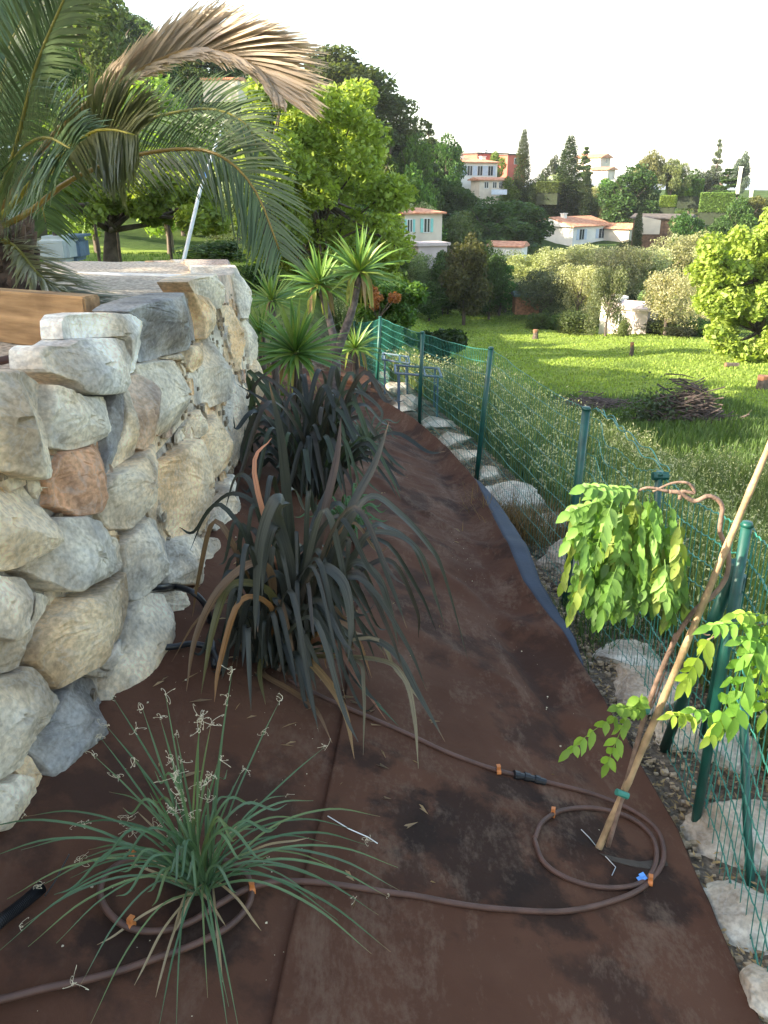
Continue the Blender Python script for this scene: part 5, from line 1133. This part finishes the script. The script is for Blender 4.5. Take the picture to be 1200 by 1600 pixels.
# ------------------------------------------------------------------ foreground narrow leaved plant
hb_ = cg(314, 1386); hp_ = empty('hesperaloe_plant', (0, 0, 0), 'nearest plant, a fountain of narrow green leaves with pale curled threads', 'plant')
K = lambda x, y: (x/1.818, 1020+y/1.818)
TG = [(.08, .145, .075), (.10, .17, .085), (.06, .12, .06), (.09, .15, .09), (.12, .17, .07)]
UPR = [(320,125,.2),(405,160,.15),(470,120,.2),(455,185,.1),(500,230,.1),(570,180,.1),(660,50,.25),(645,130,.2),(795,135,.35),(925,265,.4),(300,205,.15),(285,240,.1),(265,290,.1),(380,300,-.1),(565,215,.0),(505,345,0),(590,370,0),(600,200,.15),(625,305,.1),(690,330,.2)]
LOW = [(820,405),(890,420),(1080,465),(1040,545),(1130,610),(1135,675),(1105,695),(1075,745),(1110,850),(1055,855),(900,700),(310,395),(70,465),(200,490),(-60,500),(-40,585),(220,590),(120,660),(60,780),(0,845),(80,835),(160,825),(225,950),(255,1060),(450,1070),(500,1080),(590,980),(650,1090),(650,1005),(680,1080),(345,490),(440,600),(980,625),(930,540),(1000,500),(740,500),(760,590),(60,560),(140,720),(20,700),(200,640),(960,760),(1010,700),(860,470),(250,560)]
def fray(p, g, n, s, par=hp_):
    b = MB()
    for _ in range(n):
        d = np.array([g.gauss(0, 1), g.gauss(0, 1), g.gauss(.1, .8)]); d /= np.linalg.norm(d); e = np.array([g.gauss(0, 1), g.gauss(0, 1), g.gauss(0, 1)]); L = s*g.uniform(.5, 1.2)
        b.tube(cat([p, p+d*L*.5, p+d*L*.9+e*L*.35, p+d*L*.8+e*L*.8, p+d*L*.45+e*L*.7], 3), .00055, 3, False)
    b.build('curled_fibre', M['fibre'], par)
for i, (x, y, dy) in enumerate(UPR):
    t = at(*K(x, y), hb_[1]+dy); s = hb_+np.array([g.uniform(-.03, .03), g.uniform(-.02, .03), 0]); dvec = t-s; L = np.linalg.norm(dvec)
    m1 = s+dvec*.35+np.array([-dvec[0]*.12, 0, .02]); m2 = s+dvec*.7+np.array([-dvec[0]*.06, 0, .02]); strap([s, m1, m2, t], g.uniform(.0022, .0034), hp_, g.choice(TG), fold=.5)
    fray(t, g, 5 if i not in (5, 6) else 10, .014)
    if i % 4 == 0: fray(s+dvec*.8+np.array([-dvec[0]*.04, 0, .015]), g, 6, .014)
for i, (x, y) in enumerate(LOW):
    off = g.uniform(.015, .07); t = cg(*K(x, y), off); s = hb_+np.array([g.uniform(-.035, .035), g.uniform(-.03, .03), 0]); dvec = t-s; L = np.linalg.norm(dvec[:2])
    m1 = s+dvec*.33+np.array([0, 0, .16*L+.03]); m2 = s+dvec*.68+np.array([0, 0, .15*L+.02]); strap([s, m1, m2, t], g.uniform(.0022, .0034), hp_, g.choice(TG), fold=.5)
    if i % 6 == 0: fray(t+np.array([0, 0, .004]), g, 4, .010)
for (x, y) in ((575,190),(480,300),(500,350),(510,400),(540,460),(480,440),(570,375),(600,350),(365,470),(450,490),(520,420),(495,520),(375,500),(240,490),(225,590),(110,665),(205,940),(1045,530),(445,600),(540,480),(500,450)) if 1 else ():
    dy = 0 if y < 480 and 400 < x < 700 else None
    p = at(*K(x, y), hb_[1]+.02) if dy == 0 else cg(*K(x, y), .03); fray(p, g, 8, .016)
for i in range(14):
    a = g.uniform(0, 6.28); P = arc(hb_+np.array([g.uniform(-.03, .03), g.uniform(-.03, .03), 0]), a, g.uniform(.2, .34), g.uniform(.05, .25), .9, .1); strap([np.array([q[0], q[1], max(q[2], float(zc(q[0], q[1]))+.006)]) for q in P], .0032, hp_, (.34, .26, .16), fold=.5)
for i in range(34):
    a = g.uniform(0, 6.28); P = arc(hb_+np.array([g.uniform(-.03, .03), g.uniform(-.03, .03), 0]), a, g.uniform(.25, .42), g.uniform(.6, 1.), g.uniform(.3, .8), .2); strap(P, .0036, hp_, g.choice(TG), fold=.5)
# ------------------------------------------------------------------ hoses, clips, staples
def onc(L, off=.012): return [cg(x, y, off) for x, y in L]
def hose(L, r, label, m_='hose', name='drip_hose', off=None, catg='hose'):
    b = MB(); b.tube(cat(onc(L, r if off is None else off), 6), r, 10); return b.build(name, M[m_], smooth=True, label=label, cat=catg)
K2 = [(0,985),(120,955),(240,930),(350,900),(450,865),(560,825),(660,770),(712,700),(700,630),(640,592),(520,575),(390,582),(310,620),(284,680),(310,740),(370,782),(450,790),(540,765),(620,715),(700,672),(790,650),(900,652),(1000,665),(1100,680)]
HL = [(-60, 1568)]+[K(x, y) for x, y in K2]+[(650, 1400), (720, 1413), (790, 1421), (880, 1424), (950, 1410), (1005, 1386), (1036, 1345), (1028, 1300), (990, 1268), (930, 1242), (850, 1221), (775, 1203), (700, 1176), (640, 1148), (580, 1122), (510, 1092), (450, 1062)]
hose(HL, .0088, 'long brown drip hose looping round the nearest plant and past the cane')
rg = [(835, 1312), (850, 1348), (890, 1374), (945, 1387), (1000, 1380), (1024, 1350), (1020, 1310), (985, 1278), (930, 1263), (880, 1266), (848, 1284)]
hose(rg+[rg[0]], .0085, 'closed brown hose ring lying round the foot of the bamboo cane')
for i, (px_, py_) in enumerate(((779, 1205), (864, 1272), (1016, 1378), (207, 1337), (204, 1446), (394, 1390))):
    lab = ['orange clip on the hose left of the black connector', 'orange clip at the upper left of the hose ring', 'orange clip joining the ring and the hose beside the blue tag', 'orange clip half hidden at the left of the nearest plant', 'orange clip on the hose below left of the nearest plant', 'orange clip on the hose right of the nearest plant'][i]
    c = cg(px_, py_, .010); o = empty('hose_clip', c, lab, 'clip', None, g.uniform(-.6, .6)); b = MB()
    b.tube([(-.0075, 0, -.001), (.0075, 0, -.001)], .0125, 12); b.build('band', M['clip'], o, smooth=False)
    MB().box((0, 0, .014), (.012, .010, .016)).box((0, .005, .021), (.014, .014, .004)).build('tab', M['clip'], o)
b = MB(); P = onc([(806, 1211), (822, 1214), (838, 1218), (852, 1222)], .011); b.tube(P, .013, 10)
for p, q in ((0, .35), (1, .1), (2, 0)): c = P[p]; b.tube([c-(P[p+1]-c)*.2, c+(P[p+1]-c)*.3], .017, 10)
b.build('hose_connector', M['black'], label='black ribbed connector on the hose right of its orange clip', cat='connector')
b = MB(); c = cg(1003, 1372, .012); M4 = Matrix.Translation(V(c)) @ Matrix.Rotation(.5, 4, 'Z') @ Matrix.Rotation(.35, 4, 'X'); b.box((0, 0, 0), (.035, .018, .002), M=M4).box((.005, .008, .004), (.02, .012, .002), M=M4); b.build('plant_tag', M['blue_tag'], label='small crumpled blue tag under the orange clip of the ring', cat='tag')
for i, L in enumerate(([(908, 1296), (920, 1308), (936, 1328)], [(946, 1338), (962, 1355), (956, 1368)], [(512, 1275), (545, 1295), (575, 1308), (590, 1318)])):
    b = MB(); b.tube(onc(L, .006), .0016, 5); b.build('wire_staple', M['steel'], label=['steel ground staple left of the cane foot', 'bent steel ground staple right of the cane foot', 'steel ground staple on the cloth right of the nearest plant'][i], cat='staple')
# corrugated conduit, bottom left
P = cat(onc([(-40, 1480), (0, 1440), (28, 1418), (52, 1398), (66, 1386)], .015), 24); rr = [.0135+(.0025 if k % 2 else -.001) for k in range(len(P))]
b = MB(); b.tube(P, rr, 10); b.build('corrugated_conduit', M['black'], label='black ribbed conduit sticking out at the left edge', cat='conduit')
hose([(70, 1400), (85, 1378), (100, 1350), (108, 1335)], .0018, 'thin black wire from the end of the ribbed conduit', 'black', 'loose_wire', catg='wire')
# pipe out of the wall
pw = [wpt(*wface(228, 918), -.05), wpt(*wface(240, 918), .03), at(270, 916, 2.95), at(300, 925, 2.9), at(322, 948, 2.9), at(330, 985, 2.9), cg(335, 1040, .01)]
b = MB(); b.tube(cat(pw, 6), .0125, 10); b.build('drain_pipe', M['black'], smooth=True, label='black pipe curving out of the stone wall above the cloth', cat='pipe')
hose([(250, 1012), (275, 1010), (300, 1006), (330, 1015), (345, 1050)], .012, 'black pipe lying along the foot of the wall', 'black', 'ground_pipe', catg='pipe')
# bits of grit and plant debris lying on the cloth
b = MB(); g2 = np.random.default_rng(77)
for _ in range(420):
    y = g2.uniform(1.1, 5); x = g2.uniform(-.8, .9); 
    if x > xe(y)-.1: continue
    chip(b, np.array([x, y, float(zc(x, y))+.003]), .0009+.0026*g2.random()**5, g2)
b.build('debris', M['fibre'], kind='stuff', label='pale specks of grit scattered over the brown cloth', cat='debris')
b = MB()
for _ in range(80):
    near_ = g2.random() < .75; y = (pb0[1]+g2.normal(0, .45)) if near_ else g2.uniform(1.3, 6); x = (pb0[0]+g2.normal(0, .4)) if near_ else g2.uniform(-.7, .7)
    if x > xe(y)-.1 or x < xw(y)+.02: continue
    a = g2.uniform(0, 6.28); L = g2.uniform(.01, .045); d = np.array([math.cos(a), math.sin(a), 0]); s_ = np.array([-d[1], d[0], 0]); p = np.array([x, y, float(zc(x, y))+.004]); w_ = L*g2.uniform(.1, .3)
    b.add([p-d*L, p+s_*w_+np.array([0, 0, .006]), p+d*L+np.array([0, 0, .002]), p-s_*w_+np.array([0, 0, .003])], [(0, 1, 2), (0, 2, 3)])
b.build('fallen_leaves', M['leaf'], kind='stuff', color=(.30, .21, .13), label='dry leaf scraps fallen on the brown cloth around the flax plants', cat='litter')
# slit in the cloth by the cane: dark folded flaps
b = MB(); P = onc([(935, 1332), (965, 1340), (1000, 1346), (1040, 1342), (1072, 1330)], .004); P2 = onc([(955, 1345), (985, 1353), (1015, 1358), (1045, 1352), (1074, 1336)], .004)
vs = P+P2; b.add(vs, [(i, i+1, i+6, i+5) for i in range(4)]); b.build('cloth_slit', M['soil'], label='open slit in the brown cloth right of the cane foot showing soil', cat='slit')
# ------------------------------------------------------------------ wisteria on its cane
cb = cg(935, 1326); Yc = cb[1]
can = empty('bamboo_cane', (0, 0, 0), 'leaning bamboo cane standing in the hose ring with a young wisteria tied to it', 'cane')
ct = at(1215, 672, Yc-.10); ax = ct-cb; b = MB(); n = 9; pts = []; rr = []
for i in range(n*4+1):
    t = i/(n*4); node = abs((t*n) % 1) < .06 or abs((t*n) % 1) > .94; pts.append(cb-ax*.03+ax*1.03*t+np.array([.004*math.sin(5*t), 0, 0])); rr.append((.0125-.004*t)*(1.16 if node else 1))
b.tube(pts, rr, 10); b.build('cane', M['bamboo'], can, smooth=True)
wis = empty('wisteria', (0, 0, 0), 'young wisteria with twisted stem and hanging lime green leaves tied to the bamboo cane', 'plant')
SP = lambda x, y, dY=0: at(x, y, Yc-.02+dY)
T0 = lambda L, r0, r1: (lambda P: MB().tube(P, list(np.linspace(r0, r1, len(P))), 8))(cat([SP(*q) for q in L], 6))
b = T0([(950, 1322), (985, 1200), (1010, 1110), (1045, 1020), (1080, 960), (1115, 930), (1135, 900), (1138, 862), (1125, 830), (1128, 790), (1108, 775), (1085, 783), (1062, 770), (1045, 768)], .0085, .006)
for L, r0, r1 in (([(1062, 780), (1066, 768), (1085, 770), (1075, 755), (1050, 755), (1020, 768)], .006, .003), ([(1045, 768), (1010, 762), (985, 775), (960, 780)], .005, .002), ([(1072, 965), (1100, 990), (1110, 992)], .003, .002), ([(1055, 990), (1030, 1060), (1000, 1150), (978, 1215)], .0045, .003), ([(1040, 1050), (1015, 1110), (990, 1115), (965, 1112)], .003, .0015), ([(1105, 1000), (1140, 985), (1190, 975), (1240, 960)], .003, .002)):
    q = T0(L, r0, r1); b.add(q.v, q.f)
b.build('stem', M['vine'], wis, smooth=True)
for (px_, py_) in ((1004, 1108), (972, 1240)):
    b = MB(); b.tube([SP(px_-9, py_-3, -.02), SP(px_+9, py_+4, -.02)], .011, 8); b.build('tie', M['green_wire'], wis)
def leaflet(bm, p, d, nrm, L, w):
    d = d/np.linalg.norm(d); s = np.cross(d, nrm); s /= np.linalg.norm(s)+1e-9; n = np.cross(s, d); out = []
    for t, ww in ((0, .0), (.2, .75), (.45, 1), (.72, .72), (1, 0)):
        c = p+d*L*t+n*(-.14*L*t*t+.05*L*math.sin(9*t+p[0]*400))+np.array([0, 0, -.12*L*t*t]); out.append((c, ww))
    vs = [out[0][0]]
    for c, ww in out[1:4]: vs += [c-s*w*ww+n*w*.25, c, c+s*w*ww+n*w*.25]
    vs.append(out[4][0]); bm.add(vs, [(0, 2, 1), (0, 3, 2), (1, 2, 5, 4), (2, 3, 6, 5), (4, 5, 8, 7), (5, 6, 9, 8), (7, 8, 10), (8, 9, 10)])
def compound(p0, p1, n, L, w, col, g, hang=.6, drp=0.05):
    """a pinnate leaf: midrib p0 to p1, paired leaflets hanging from it; one part"""
    b = MB(); ax = p1-p0; LL = np.linalg.norm(ax); t_ = ax/LL; mid = (p0+p1)/2+np.array([0, 0, drp*LL]); P = np.array(cat([p0, mid, p1], 6))
    b.tube(list(P), .0012, 4, False)
    for i in range(n):
        f = .18+.82*i/(n-1); k = min(int(f*(len(P)-1)), len(P)-2); c = P[k]; sd_ = np.cross(t_, np.array([0, 0, 1.])); sd_ /= np.linalg.norm(sd_)+1e-9
        for s in (-1, 1):
            d = sd_*s*.75+t_*.5+np.array([0, 0, -hang])+np.array([g.gauss(0, .15), g.gauss(0, .15), g.gauss(0, .12)]); nr = np.array([g.gauss(0, .3), -.7+g.gauss(0, .3), .6]); leaflet(b, c, d, nr, L*g.uniform(.75, 1.1)*(1-.35*abs(f-.5)), w)
    leaflet(b, P[-1], t_+np.array([0, 0, -.3]), np.array([0, -.7, .6]), L, w)
    return link('leaf', mesh('leaf', b.v, b.f, M['leaf_soft'], True), wis, color=col)
LM = [(.14, .27, .06), (.17, .31, .075), (.11, .22, .05), (.20, .34, .10), (.085, .17, .04), (.22, .29, .07)]; g = random.Random(44)
for i in range(100):   # the hanging mass
    x = g.uniform(905, 1068); y = 768+g.uniform(0, 120)+.0012*(x-985)**2*.6; dY = g.uniform(-.12, .22); p0 = SP(x, y, dY); l = g.uniform(50, 105)
    y1_ = min(y+l, 968-abs(x-960)*.1+g.uniform(-35, 12)); p1 = SP(x+g.uniform(-22, 18)-(8 if x < 980 else 0), y1_, dY+g.uniform(-.05, .05)); compound(p0, p1, 6, .056, .0115, g.choice(LM), g, .75)
for (a_, b_) in (((960, 780), (892, 800)), ((985, 770), (915, 762)), ((950, 785), (890, 845)), ((1000, 765), (935, 768)), ((970, 780), (905, 822))): compound(SP(*a_), SP(*b_, -.05), 6, .05, .014, LM[1], g, .4)
for (a_, b_, L_) in (((975, 1112), (892, 1170), .055), ((985, 1110), (950, 1190), .055), ((1000, 1112), (965, 1105), .04), ((1005, 1105), (985, 1110), .04), ((990, 1105), (1000, 1090), .04)): compound(SP(*a_, -.03), SP(*b_, -.08), 5, L_, .012, (.20, .33, .06), g, .55)
for (a_, b_, L_, w_, dY) in (((1115, 990), (1072, 1060), .075, .018, -.25), ((1190, 975), (1112, 978), .06, .016, -.3), ((1190, 980), (1150, 1120), .085, .022, -.35), ((1180, 985), (1125, 1125), .08, .021, -.3), ((1215, 960), (1180, 1080), .07, .018, -.3), ((1230, 1000), (1195, 1110), .07, .018, -.35), ((1100, 1125), (1050, 1118), .05, .013, -.2), ((1140, 1130), (1085, 1110), .05, .014, -.2), ((1210, 965), (1150, 960), .05, .014, -.3), ((1220, 1010), (1160, 1000), .06, .016, -.33), ((1150, 1115), (1110, 1150), .05, .016, -.3)):
    compound(SP(*a_, dY*.4), SP(*b_, dY*.55), 5, L_*.95, w_*.72, g.choice([(.24, .38, .06), (.17, .34, .06), (.28, .40, .06)]), g, .45)
